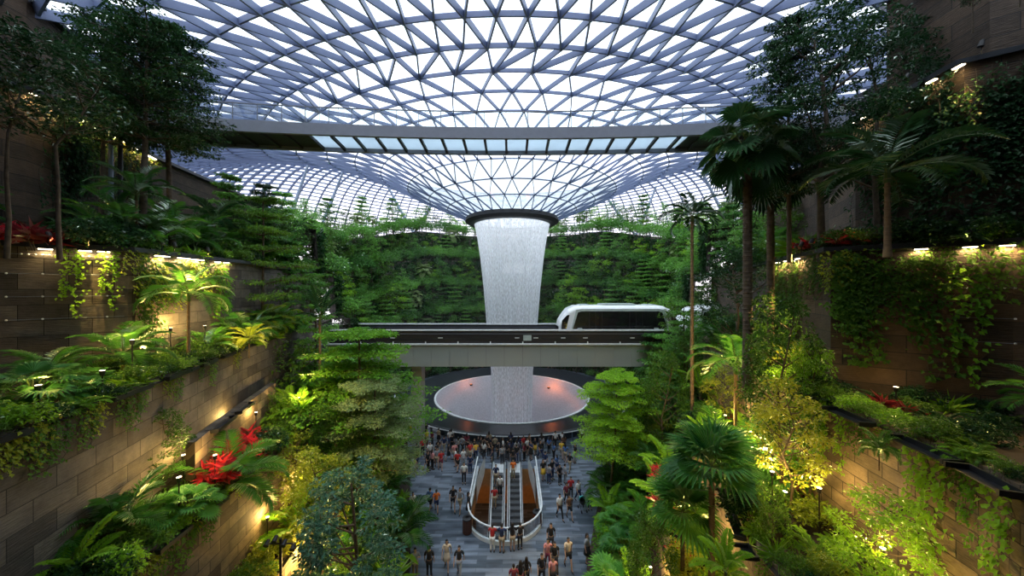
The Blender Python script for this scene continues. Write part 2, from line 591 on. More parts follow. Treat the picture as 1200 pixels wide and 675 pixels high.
# ------------------------------------------------------------------ terraces
LEFT = {   # name: (top z, base z, [(Y, X)...])
    'left_fourth': (4.5, 0.0, [(-4, -9.2), (13.6, -9.6), (16, -9.8), (24, -11), (34, -14)]),
    'left_third': (8.3, 4.3, [(-4, -10.1), (7, -10.25), (10.1, -10.6), (12.5, -10.75), (18, -11.4), (24, -12.8), (34, -15.8)]),
    'left_second': (12.8, 8.1, [(-4, -11.4), (7.3, -11.1), (10.5, -12.0), (13.5, -12.95), (18.4, -14.6), (26, -16.6), (36, -19)]),
    'left_first': (17.6, 12.6, [(-4, -24), (9.5, -19.6), (13.5, -15.2), (20, -16), (28, -18), (36, -20.8)]),
    'left_top': (24.0, 17.4, [(-4, -27), (9.5, -21.5), (12, -19.8), (13.6, -19.4), (20.7, -21.8), (28, -23), (36, -25)]),
}
RIGHT = {
    'right_fourth': (4.5, 0.0, [(-4, 5.6), (12, 6.2), (16, 7.0), (24, 9.4), (34, 13)]),
    'right_third': (8.0, 4.3, [(-4, 7.4), (10.5, 7.6), (13.4, 8.7), (20, 10.4), (26, 12.3), (34, 15.4)]),
    'right_second': (12.0, 7.8, [(-4, 10), (6.9, 10.3), (7.9, 10.7), (13.4, 11.45), (20, 12.9), (26, 15), (36, 18.6)]),
    'right_first': (17.6, 11.8, [(-4, 22), (8, 18.6), (11.1, 16.3), (13.5, 12.6), (18.3, 14.6), (26, 17.6), (36, 21)]),
    'right_top': (24.0, 17.4, [(-4, 26), (8, 21), (10, 18.9), (12, 15.9), (16.2, 16.3), (19.3, 17.9), (26, 20.5), (36, 24)]),
}


def path_x(path, y):
    for (y0, x0), (y1, x1) in zip(path, path[1:]):
        if y <= y1:
            t = (y - y0) / (y1 - y0)
            return x0 + (x1 - x0) * t
    return path[-1][1]


def wall_between(name, path, z0, z1, mat, ylo=None, yhi=None, thick=0.35, cap=True, parent=None, side=1):
    """coursed wall along a path with an overhanging coping; side=+1: valley lies towards +x"""
    ys = sorted(set([p[0] for p in path] + list(np.arange(path[0][0], path[-1][0] + 0.01, 1.0))))
    if ylo is not None: ys = [y for y in ys if y >= ylo] 
    if yhi is not None: ys = [y for y in ys if y <= yhi]
    P = [(path_x(path, y), y) for y in ys]
    s = [0.0]
    for a, b in zip(P, P[1:]):
        s.append(s[-1] + math.hypot(b[0] - a[0], b[1] - a[1]))
    g = Geo(); g.uv = []
    v = []; uv = []
    for (x, y), d in zip(P, s):
        v += [(x, y, z0), (x, y, z1), (x - side * thick, y, z1), (x - side * thick, y, z0)]
        uv += [(d, z0), (d, z1), (d, z1 + thick), (d, z0)]
    f = []
    for i in range(len(P) - 1):
        a = i * 4; b = a + 4
        for k in ((0, 1), (1, 2), (2, 3)):
            fa = (a + k[0], a + k[1], b + k[1], b + k[0])
            f.append(fa if side < 0 else fa[::-1])
    f.append((0, 3, 2, 1)); e_ = (len(P) - 1) * 4; f.append((e_, e_ + 1, e_ + 2, e_ + 3))
    g.add(v, f); g.uv.append(np.array(uv))
    o = g.build(name, mat)
    tag(o, kind='structure')
    if cap:
        c = Geo()
        v = []
        for (x, y) in P:
            v += [(x + side * 0.28, y, z1 - 0.16), (x + side * 0.28, y, z1 + 0.02), (x - side * 0.45, y, z1 + 0.02), (x - side * 0.45, y, z1 - 0.16)]
        f = []
        for i in range(len(P) - 1):
            a = i * 4; b = a + 4
            for k in ((0, 1), (1, 2), (2, 3), (3, 0)):
                fa = (a + k[0], a + k[1], b + k[1], b + k[0])
                f.append(fa if side < 0 else fa[::-1])
        f.append((0, 3, 2, 1)); f.append((e_, e_ + 1, e_ + 2, e_ + 3))
        c.add(v, f)
        c.build('coping', M['cap'], o)
    return o


def soil(name, pa, pb, z, za=None, ylo=-4, yhi=36, lip=0.4):
    ys = np.arange(ylo, yhi + 0.01, 1.0)
    rows = [[], [], []]
    for y in ys:
        a = path_x(pa, y); b = path_x(pb, y)
        d = 0.15 if b > a else -0.15
        for k, t in enumerate((0, 0.5, 1)):
            bump = (0.18 if k == 1 else 0.05) * mnoise.noise(Vector((a, y * 0.7, z + k)))
            zz = z + bump if za is None else za + (z - za) * t + bump
            rows[k].append((a - d + (b + d * 2 - a) * t, y, zz))
    v, f = bridge_quads(rows)
    g = Geo(); g.add(v, f)
    return tag(g.build(name, M['soil']), kind='structure')


def terraces(T, side, nm):
    ks = list(T)
    mats = {'fourth': M['stone_tan'], 'third': M['stone_tan'], 'second': M['stone_tan'] if side < 0 else M['stone_grey'],
            'first': M['wood_wall'] if side < 0 else M['stone_grey'], 'top': M['wood_wall']}
    for i, k in enumerate(ks):
        z1, z0, p = T[k]
        if k == 'left_top': 
            wall_between('wall_' + k, p, z0, z1, mats[k.split('_')[1]], side=side)
        else:
            wall_between('wall_' + k, p, z0, z1, mats[k.split('_')[1]], side=side, cap=(i >= 3))
        if i + 1 < len(ks):
            soil('ground_' + k, p, T[ks[i + 1]][2], z1 - 0.12)
    z1, z0, p = T[ks[-1]]
    far = [(y, x - side * 26) for y, x in p]
    soil('ground_' + ks[-1], p, far, z1 - 0.12)


terraces(LEFT, 1, 'left')
terraces(RIGHT, -1, 'right')
# high dark wall above the lamps, either side
wall_between('wall_left_high', [(-4, -27.6), (9.5, -22.1), (12, -20.4), (14.2, -20.2), (17.6, -21.9)], 24.0, 28.2, M['wood_wall'], side=1)
wall_between('wall_right_high', [(-4, 26.8), (8, 21.6), (10, 19.5), (12, 16.8), (15.4, 16.9)], 24.0, 29.0, M['wood_wall'], side=-1)
# small extra ledge on the left
MID = [(12.6, -11.7), (14, -12.2), (17.2, -13.2), (20.5, -14.2)]
wall_between('wall_left_ledge', MID, 8.1, 10.3, M['stone_tan'], side=1, cap=False)

# planting beds along the plaza
BEDL = [(-4, -5.0), (15, -5.2), (19, -5.8), (24, -7.3), (31.6, -9.6), (36, -11.5)]
BEDR = [(-4, 3.6), (15, 3.8), (19, 4.3), (23.5, 5.9), (31, 9.0), (36, 11.5)]
for nm, bed, T, sd in (('left', BEDL, LEFT['left_fourth'][2], 1), ('right', BEDR, RIGHT['right_fourth'][2], -1)):
    wall_between('trim_bed_' + nm, bed, 0.0, 0.45, M['stone_grey'], side=sd, cap=False, yhi=33)
    soil('ground_bed_' + nm, bed, T, 2.6, za=0.4, yhi=34)

# far hillside: stepped ring of planting round the pool
TIERS = [(19.0, 0.0, 5.2), (20.6, 5.0, 10.6), (22.2, 10.4, 16.0), (23.8, 15.8, 21.8), (25.4, 21.6, 27.4)]
A0, A1 = math.radians(-40), math.radians(220)


def hs(az):
    """hillside height factor: lower towards the sides"""
    return 0.80 + 0.20 * max(0.0, min(1.0, (math.sin(az) + 0.1) / 0.8))


def hill():
    n = 90
    for i, (r, z0, z1) in enumerate(TIERS):
        rn = TIERS[i + 1][0] if i + 1 < len(TIERS) else None
        rows = [[], []]
        for j in range(n + 1):
            a = A0 + (A1 - A0) * j / n
            s = hs(a)
            x, y = math.cos(a), math.sin(a)
            rows[0].append((CX + r * x, CY + r * y, z0 * s))
            rows[1].append((CX + (r + 0.25) * x, CY + (r + 0.25) * y, z1 * s))
        g = Geo(); g.uv = []
        v, f = bridge_quads(rows)
        g.add(v, [t[::-1] for t in f])
        arc = [r * (A0 + (A1 - A0) * j / n) for j in range(n + 1)]
        g.uv.append(np.array([(u, z0) for u in arc] + [(u, z1) for u in arc]))
        tag(g.build('wall_hillside', M['stone_grey']), kind='structure')
        g = Geo()
        rows = [[], []]
        r2 = rn if rn else 60
        for j in range(n + 1):
            a = A0 + (A1 - A0) * j / n
            s = hs(a)
            x, y = math.cos(a), math.sin(a)
            rows[0].append((CX + (r + 0.2) * x, CY + (r + 0.2) * y, z1 * s - 0.05))
            rows[1].append((CX + (r2 + 0.1) * x, CY + (r2 + 0.1) * y, z1 * s - 0.05))
        v, f = bridge_quads(rows)
        g.add(v, [t[::-1] for t in f])
        tag(g.build('ground_hillside', M['soil']), kind='structure')
hill()

# ------------------------------------------------------------------ glass roof
ROWS_N = [(6.6, 26.2), (9.4, 27.4), (12, 28.5), (14.8, 29.7), (18.2, 30.9), (21.2, 31.4), (24.2, 31.4), (27.2, 31.1), (30.2, 30.7),
          (33.2, 30.2), (36.2, 29.6), (39, 28.9), (41.5, 28.0), (43.5, 27.0), (45.2, 26.0), (46.8, 24.8), (48, 23.5), (49.2, 22), (50.2, 20.4),
          (51, 18.8), (51.8, 17), (52.4, 15.2), (53, 13.4), (53.4, 11.6), (53.7, 9.8)]
ROWS_F = [(6.6, 26.2), (9.4, 27.4), (12, 28.5), (14.8, 29.8), (18.2, 31.6), (21.3, 33.4), (24.6, 35.2), (28, 37.0), (31.5, 38.6), (35, 39.7),
          (38.2, 40.2), (41.0, 40.1), (43.3, 39.4), (45.2, 38.4), (46.8, 37.2), (48.1, 35.9), (49.2, 34.5), (50.1, 33.1), (50.9, 31.7), (51.6, 30.3),
          (52.2, 28.9), (52.7, 27.5), (53.2, 26.0), (53.6, 24.5), (54, 23)]


def finer(rows, k0=11):
    out = rows[:k0 + 1]
    for a, b in zip(rows[k0:], rows[k0 + 1:]):
        out += [((a[0] + b[0]) / 2, (a[1] + b[1]) / 2), b]
    return out

ROWS_N = finer(ROWS_N); ROWS_F = finer(ROWS_F)
K_QUAD = 11


def sm(x):
    x = max(0.0, min(1.0, x))
    return x * x * (3 - 2 * x)


def roof_pt(k, a):
    w = sm((math.sin(a) + 0.6) / 1.15)
    r = ROWS_N[k][0] * (1 - w) + ROWS_F[k][0] * w
    z = ROWS_N[k][1] * (1 - w) + ROWS_F[k][1] * w
    return np.array((CX + r * math.cos(a), CY + r * math.sin(a), z))


def build_roof():
    n_of = lambda k: 32 if k <= 2 else 64 if k <= 7 else 128
    nodes = []
    for k in range(len(ROWS_N)):
        n = n_of(k)
        ph = 0.5 * (min(k, K_QUAD) % 2)
        nodes.append([(2 * PI * (j + ph) / n) for j in range(n)])
    V = []; off = []
    for k, an in enumerate(nodes):
        off.append(len(V))
        V += [roof_pt(k, a) for a in an]
    V = np.array(V)
    edges = []; tris = []
    for k in range(len(nodes)):
        n = len(nodes[k])
        for j in range(n):
            edges.append((off[k] + j, off[k] + (j + 1) % n, 0))
        if k + 1 < len(nodes):
            m = len(nodes[k + 1])
            # walk both rings by angle
            i = j = 0
            A = nodes[k]; B = nodes[k + 1]
            # start with the nearest node of the outer ring
            A_ = [A[t % n] + 2 * PI * (t // n) for t in range(n + 1)]
            B_ = [B[t % m] + 2 * PI * (t // m) for t in range(m + 1)]
            edges.append((off[k], off[k + 1], 1))
            while i < n or j < m:
                if j >= m or (i < n and A_[i + 1] < B_[j + 1] - 1e-6):
                    tris.append((off[k] + i % n, off[k] + (i + 1) % n, off[k + 1] + j % m)); i += 1
                else:
                    tris.append((off[k] + i % n, off[k + 1] + (j + 1) % m, off[k + 1] + j % m)); j += 1
                if not (i == n and j == m) and (k < K_QUAD or i == j):
                    edges.append((off[k] + i % n, off[k + 1] + j % m, 1 if k < K_QUAD else 2))
    g = Geo()
    wet = [t for t in tris if max(t) < off[4]]; dry = [t for t in tris if max(t) >= off[4]]
    g.add(V, dry); g.add(V, wet, 1)
    roof = g.build('ceiling', [M['roof_glass'], M['wet_glass']])
    tag(roof, kind='structure')
    # steel members: deep flat blades set below the glass
    E = np.array([(a, b) for a, b, t in edges]); T = np.array([t for a, b, t in edges])
    # vertex normals
    nrm = np.zeros_like(V)
    tr = np.array(tris)
    fn = np.cross(V[tr[:, 1]] - V[tr[:, 0]], V[tr[:, 2]] - V[tr[:, 0]])
    for c in range(3):
        np.add.at(nrm, tr[:, c], fn)
    nrm /= np.linalg.norm(nrm, axis=1)[:, None]
    nrm *= np.where(nrm[:, 2:3] < 0, -1, 1)
    rad = np.linalg.norm(V[:, :2] - np.array([CX, CY]), axis=1)
    p, q = V[E[:, 0]], V[E[:, 1]]
    nn = (nrm[E[:, 0]] + nrm[E[:, 1]]) / 2
    nn /= np.linalg.norm(nn, axis=1)[:, None]
    d = q - p; d /= np.linalg.norm(d, axis=1)[:, None]
    s = np.cross(d, nn); s /= np.linalg.norm(s, axis=1)[:, None]
    rr = (rad[E[:, 0]] + rad[E[:, 1]]) / 2
    wd = np.where(T == 0, 0.045, 0.036) * np.clip(rr / 22, 0.8, 1.3)
    wd = np.where(T == 2, 0.05, wd)
    hh = np.where((T == 0) & (rr > 40), 0.32, 0) + np.where(T == 2, 0.42, 0) + (T != 2) * (rr <= 40) * np.where(T == 0, 0.20, 0.30) * np.clip(rr / 24, 0.6, 1.25)
    # member, slightly tapered: deeper at the nodes than in mid-span
    vs = []; mid = (p + q) / 2
    fs = []
    cnt = len(E)
    stations = [(p, 1.0), (q, 1.0)]
    for base, kf in stations:
        for sg, dn in ((-1, 0.02), (1, 0.02), (1, 1), (-1, 1)):
            dep = np.where(dn == 1, hh * kf, 0.02) if dn == 1 else np.full(cnt, -0.03)
            vs.append(base + s * (sg * wd)[:, None] - nn * dep[:, None])
    vs = np.stack(vs, 1)
    faces = []
    for st in (0,):
        for k in range(4):
            faces.append((st + k, st + (k + 1) % 4, st + 4 + (k + 1) % 4, st + 4 + k))
    faces = np.array(faces)
    fs = (np.arange(cnt)[:, None, None] * 8 + faces[None]).reshape(-1, 4)
    g = Geo(); g.add(vs.reshape(-1, 3), fs)
    g.build('steel_frame', M['steel'], roof)
    # ring beam round the oculus
    g = Geo()
    g.lathe([(6.75, 26.25), (6.9, 25.7), (6.3, 25.35), (5.6, 25.3), (5.6, 25.6), (6.2, 26.2), (6.75, 26.25)], 72, (CX, CY, 0))
    g.build('ring_beam', M['bridge_dark'], roof, smooth=False)
    # glass drum edge and water lip above the ring
    g = Geo()
    g.lathe([(5.95, 26.3), (5.95, 25.9), (5.7, 25.45), (5.55, 25.25), (5.75, 25.5), (6.1, 26.3), (5.95, 26.3)], 72, (CX, CY, 0))
    g.build('water_lip', M['white_metal'], roof, smooth=True)
build_roof()

# solid ceilings of the building on both sides of the valley
g = Geo()
g.box((0, -1.5, 27.9), (100, 17, 0.5))  # unseen slab over the camera, added to block light from behind
tag(g.build('ceiling_back_blocker', M['bridge_dark']), kind='structure')
for s_ in (-1, 1):
    g = Geo(); g.box((s_ * 37, 16, 28.9), (27, 18, 0.5))
    tag(g.build('ceiling_side', M['bridge_dark']), kind='structure')
g = Geo(); g.box((0, -6, 13.5), (100, 0.4, 28))  # unseen wall added behind the camera to keep the near terraces darker
tag(g.build('wall_back_blocker', M['bridge_grey']), kind='structure')

# V shaped steel columns that carry the roof beyond the hillside
def roof_column(base, tops, label):
    t = empty('roof_column', base)
    tag(t, label, 'column', 'forked columns holding the glass roof')
    g = Geo(); g.tube([(0, 0, -0.3), (0, 0, 0.9)], [0.5, 0.42], 10)
    g.build('footing', M['steel_col'], t, smooth=True)
    for tx, ty, tz in tops:
        g = Geo()
        d = Vector((tx - base[0], ty - base[1], tz - base[2]))
        g.tube([(0, 0, 0.6), d * 0.5, d], [0.24, 0.30, 0.2], 10)
        g.build('strut', M['steel_col'], t, smooth=True)


def roof_z(x, y):
    a = math.atan2(y - CY, x - CX); r = math.hypot(x - CX, y - CY)
    w = sm((math.sin(a) + 0.6) / 1.15)
    rs = [ROWS_N[k][0] * (1 - w) + ROWS_F[k][0] * w for k in range(len(ROWS_N))]
    zs = [ROWS_N[k][1] * (1 - w) + ROWS_F[k][1] * w for k in range(len(ROWS_N))]
    return float(np.interp(r, rs, zs))


for px, Y, sp_, lab in ((485, 74, 42, 'forked grey steel column rising behind the trees beside the waterfall, on the side of the fan palms'),
                        (745, 76, 44, 'forked grey steel column standing above the hillside directly behind the train'),
                        (865, 66, 40, 'tall forked grey steel column behind the slim palm, beyond the train'),
                        (370, 68, 40, 'forked grey steel column over the trees at the far curve of the hillside'),
                        (330, 60, 36, 'forked grey steel column closest to the small dark palm near the long footbridge')):
    x, y, _ = at(px, 275, Y)
    a = math.atan2(y - CY, x - CX)
    zb = 27.4 * hs(a)
    tops = []
    for dx in (-sp_ * 0.9, sp_ * 0.65):
        tx = x + dx * Y / F
        ty = y + 2.0
        tops.append((tx, ty, roof_z(tx, ty) - 0.3))
    roof_column((x, y, zb - 0.2), tops, lab)

# ------------------------------------------------------------------ waterfall and pool
def waterfall():
    t = empty('waterfall', (CX, CY, 0.3))
    tag(t, 'tall white column of falling water pouring from the round roof opening into the pool', 'waterfall')
    for nm, f, k in (('outer_curtain', 1.0, 1), ('inner_curtain', 0.93, 2)):
        prof = []
        for i in range(51):
            z = 25.4 - 32.4 * i / 50
            # the curtain leaves the lip and draws in as it falls
            r = float(np.interp(z + 0.3, [-7, 3.6, 11, 16, 20.6, 23.5, 25.7], [2.95, 3.1, 3.8, 4.2, 4.72, 5.15, 5.62]))
            prof.append((r * f, z))
        g = Geo(); g.lathe(prof, 96, a1=2 * PI - 1e-9 * 0)
        nn = 96
        uv = []
        for i, (r, z) in enumerate(prof):
            for j in range(nn):
                a = 2 * PI * j / nn
                uv.append((min(a, 2 * PI - a) * 4.5 * k + 20 * k, z + 9 * k))
        g.uv = [np.array(uv)]
        g.build(nm, M['water'], t, smooth=True)
waterfall()


def pool_mats():
    m, nt, out = new_mat('shallow pool water over pale dish')
    tcn = N(nt, 'ShaderNodeTexCoord')
    nz = N(nt, 'ShaderNodeTexNoise'); nz.inputs['Scale'].default_value = 5; nz.inputs['Detail'].default_value = 8
    nt.links.new(tcn.outputs['Object'], nz.inputs['Vector'])
    b = N(nt, 'ShaderNodeBsdfPrincipled')
    r = ramp(nt, [(0.3, (0.30, 0.32, 0.36)), (0.7, (0.46, 0.47, 0.52))])
    nt.links.new(nz.outputs['Fac'], r.inputs[0]); nt.links.new(r.outputs[0], b.inputs['Base Color'])
    b.inputs['Roughness'].default_value = 0.45
    bp = N(nt, 'ShaderNodeBump'); bp.inputs['Strength'].default_value = 0.25; bp.inputs['Distance'].default_value = 0.1
    nt.links.new(nz.outputs['Fac'], bp.inputs['Height']); nt.links.new(bp.outputs[0], b.inputs['Normal'])
    nt.links.new(b.outputs[0], out.inputs[0])
    return m
M['pool_water'] = pool_mats()

t = empty('round_pool', (CX, CY, 0))
tag(t, 'round pool with pale wet dish and wide black stone surround beneath the waterfall', 'pool')
g = Geo(); g.lathe([(15.6, -0.1), (15.6, 0.75), (15.3, 0.8), (11.5, 0.28), (11.2, 0.22), (11.2, -0.3)], 96); g.build('surround', M['pool_black'], t)
g = Geo(); g.lathe([(11.28, 0.1), (11.28, 0.34), (11.02, 0.34), (11.0, 0.1)], 96); g.build('dish_rim', M['white_metal'], t)
g = Geo(); g.lathe([(11.05, 0.28), (10.6, -0.15), (9.8, -1.0), (8.6, -2.4), (7.2, -4.2), (6.0, -6.0), (4.5, -8.0), (0.05, -8.4)], 96); g.build('dish', M['pool_water'], t, smooth=True)


def point(name, loc, col, energy, r, parent=None, typ='POINT', rot=None, spot=None):
    d = bpy.data.lights.new(name, typ)
    d.color = col; d.energy = energy
    if typ == 'AREA':
        d.shape = 'RECTANGLE'; d.size, d.size_y = r
    else:
        d.shadow_soft_size = r
    if spot:
        d.spot_size = spot; d.spot_blend = 0.7
    o = bpy.data.objects.new(name, d)
    COL.objects.link(o)
    if parent is not None: o.parent = parent
    o.location = loc
    if rot is not None: o.rotation_euler = rot
    return o

M['glow_orange'] = emit('orange pool lamp lens', (1.0, 0.30, 0.08), 1.2)
M['glow_warm'] = emit('warm lamp lens', (1.0, 0.80, 0.55), 9.0)
for px, en, lab in ((643, 110, 'orange lamp glowing inside the pool bowl on the train side'), (552, 50, 'dim orange lamp glowing inside the pool bowl on the pillar side')):
    Y = 58.2
    x_ = (px - 600) * Y / F; r_ = math.hypot(x_ - CX, Y - CY)
    z_ = float(np.interp(r_, [4.5, 6.0, 7.2, 8.6, 9.8, 10.6], [-8.0, -6.0, -4.2, -2.4, -1.0, -0.15]))
    t = empty('pool_lamp', (x_, Y, z_ + 0.02))
    tag(t, lab, 'lamp')
    g = Geo(); g.lathe([(0.24, -0.1), (0.26, 0.1), (0.2, 0.13)], 16); g.build('housing', M['black'], t)
    g = Geo(); g.lathe([(0.2, 0.12), (0.1, 0.16), (0.001, 0.17)], 16); g.build('lens', M['glow_orange'], t)
    point('bulb', (0, -0.9, 1.5), (1.0, 0.22, 0.05), en * 2.0, 0.5, t)

# glass railing round the pool
t = empty('pool_railing', (CX, CY, 0))
tag(t, 'curved glass railing with thin steel handrail between crowd and pool', 'railing')
g = Geo(); g.lathe([(16.5, 0.05), (16.5, 1.08), (16.52, 1.08), (16.52, 0.05), (16.5, 0.05)], 60, a0=PI * 1.02, a1=PI * 1.98); g.build('glass', M['clear_glass'], t)
g = Geo(); g.lathe([(16.45, 1.08), (16.45, 1.14), (16.57, 1.14), (16.57, 1.08), (16.45, 1.08)], 60, a0=PI * 1.02, a1=PI * 1.98); g.build('handrail', M['white_metal'], t)
post = Geo(); post.box((0, 0, 0.55), (0.06, 0.12, 1.1)); pm = post.mesh('post', M['steel_col'])
for k in range(28):
    a = PI * 1.02 + 0.96 * PI * k / 27
    o = addobj('post', pm, t, (16.42 * math.cos(a), 16.42 * math.sin(a), 0)); o.rotation_euler = (0, 0, a + PI / 2)

# ------------------------------------------------------------------ upper footbridge
def canopy_bridge():
    t = empty('footbridge', (0, 24, 26))
    tag(t, 'long grey footbridge with glass railing hanging high under the glass roof', 'bridge')
    X0, X1 = -30.0, 22.0
    cy = lambda x: 24.1 - 0.0035 * x * x
    xs = np.arange(X0, X1 + 0.01, 0.65)
    def strip(name, prof, mat, xa=X0, xb=X1, step=None):
        """prof: list of (dy, z) outline"""
        xx = np.linspace(xa, xb, max(2, int((xb - xa) / 1.3) + 1))
        rows = []
        for dy, z in prof + [prof[0]]:
            rows.append([(x, cy(x) + dy - 24, z) for x in xx])
        v, f = bridge_quads(rows)
        g = Geo(); g.add(v, f)
        k = len(prof)
        nx = len(xx)
        g.add([rows[i][0] for i in range(k)], [tuple(range(k))]); g.add([rows[i][-1] for i in range(k)], [tuple(range(k))[::-1]])
        return g.build(name, mat, t)
    H = -26 + 26.0
    strip('edge_beam', [(-1.35, -0.02), (-1.35, 0.72), (-1.12, 0.72), (-1.12, -0.02)], M['bridge_grey'])
    strip('edge_beam', [(1.12, -0.12), (1.12, 0.72), (1.35, 0.72), (1.35, -0.12)], M['bridge_grey'])
    strip('deck', [(-1.15, 0.14), (-1.15, 0.2), (1.15, 0.2), (1.15, 0.14)], M['frost'], -13.6, 11.8)
    strip('deck', [(-1.15, 0.10), (-1.15, 0.3), (1.15, 0.3), (1.15, 0.10)], M['bridge_dark'], X0, -13.6)
    strip('deck', [(-1.15, 0.10), (-1.15, 0.3), (1.15, 0.3), (1.15, 0.10)], M['bridge_dark'], 11.8, X1)
    for nm, dy in (('handrail', -1.25), ('handrail', 1.25)):
        strip(nm, [(dy - 0.03, 1.78), (dy - 0.03, 1.84), (dy + 0.03, 1.84), (dy + 0.03, 1.78)], M['bridge_grey'])
        strip('glass_panel', [(dy - 0.01, 0.74), (dy - 0.01, 1.76), (dy + 0.01, 1.76), (dy + 0.01, 0.74)], M['clear_glass'])
    cm = Geo(); cm.box((0, 0, 0.0), (0.16, 2.25, 0.2)); cmm = cm.mesh('cross_beam', M['bridge_dark'])
    for x in np.arange(X0 + 0.6, X1, 1.45):
        o = addobj('cross_beam', cmm, t, (x, cy(x) - 24, 0.03)); o.rotation_euler = (0, 0, -0.007 * x)
    pm = Geo(); pm.box((0, 0, 1.26), (0.04, 0.05, 1.1)); pmm = pm.mesh('post', M['bridge_grey'])
    for x in np.arange(X0 + 0.6, X1, 1.45):
        for dy in (-1.25, 1.25):
            addobj('post', pmm, t, (x, cy(x) - 24 + dy, 0))
    for x in (-19.5, -12.6, -5.8, 1.1, 8.2, 15.0):
        for dy in (-1.2, 1.2):
            g = Geo(); zt = roof_z(x, cy(x) + dy) - 26
            g.tube([(x, cy(x) - 24 + dy, 0.3), (x, cy(x) - 24 + dy, zt)], 0.014, 5)
            g.build('hanger_cable', M['steel'], t)
canopy_bridge()

# ------------------------------------------------------------------ train bridge
def train_bridge():
    t = empty('train_bridge', (0, 34, 0))
    tag(t, 'concrete and metal train viaduct with grey green panels crossing in front of the waterfall', 'bridge')
    X0, X1 = -21.0, 24.0
    L = X1 - X0; xc = (X0 + X1) / 2
    def bx(nm, y, z, sy, sz, mat, parent=t):
        g = Geo(); g.box((xc, y - 34, z), (L, sy, sz)); return g.build(nm, mat, parent)
    bx('deck', 34.35, 10.3, 4.6, 0.7, M['bridge_dark'])
    bx('soffit', 34.35, 8.75, 4.9, 0.2, M['fascia'])
    # cladding panels, one by one
    pm = Geo(); pm.box((0, 0, 9.7), (1.67, 0.08, 2.0)); pmm = pm.mesh('cladding_panel', M['fascia'])
    x = X0 + 0.85
    while x < X1:
        addobj('cladding_panel', pmm, t, (x, 31.72 - 34, 0))
        addobj('cladding_panel', pmm, t, (x, 37.0 - 34, 0))
        x += 1.69
    bx('panel_backing', 31.85, 9.7, 0.12, 2.0, M['bridge_dark'])
    for y, s in ((31.62, 1), (37.1, 1)):
        bx('lower_trim', y, 10.8, 0.26, 0.13, M['white_rail'])
        bx('parapet', y + 0.1, 11.42, 0.12, 1.12, M['parapet'])
        bx('parapet_fin', y + 0.03, 11.75, 0.05, 0.05, M['bridge_grey'])
        bx('parapet_fin', y + 0.03, 11.25, 0.05, 0.04, M['bridge_dark'])
        bx('top_rail', y + 0.05, 12.1, 0.2, 0.12, M['white_rail'])
    bx('running_beam', 33.3, 10.75, 0.5, 0.3, M['bridge_dark'])
    bx('running_beam', 35.6, 10.75, 0.5, 0.3, M['bridge_dark'])
    lm = Geo(); lm.box((0, 0, 0), (0.42, 0.05, 0.07)); lmm = lm.mesh('marker_plate', M['white_rail'])
    for px in (460, 516, 606, 628, 660, 686, 741, 800):
        x, _, z = at(px, 396, 31.6)
        addobj('marker_plate', lmm, t, (x, 31.6 - 34, z))
    g = Geo(); g.box((0, 0, 0), (0.75, 0.06, 0.5)); x, _, z = at(618, 396, 31.6)
    g.build('notice_board', M['train_grey'], t, loc=(x, 31.6 - 34, z))
    bm_ = Geo(); bm_.tube([(0, 0, 0), (0, 0, 0.18)], 0.05, 6); bmm = bm_.mesh('rail_stud', M['white_rail'])
    for x in np.arange(X0 + 1, X1, 3.0):
        addobj('rail_stud', bmm, t, (x, 31.58 - 34, 10.86))
train_bridge()
for x, lab in ((-9.2, 'square grey pillar under the train viaduct beside the pool'), (14.2, 'square grey pillar under the train viaduct behind the leafy trees')):
    t = empty('viaduct_pillar', (x, 33.6, 0)); tag(t, lab, 'pillar')
    g = Geo(); g.box((0, 0, 4.35), (0.95, 1.3, 8.75)); g.build('shaft', M['fascia'], t)
    g = Geo(); g.box((0, 0, 0.15), (1.15, 1.5, 0.4)); g.build('plinth', M['bridge_grey'], t)


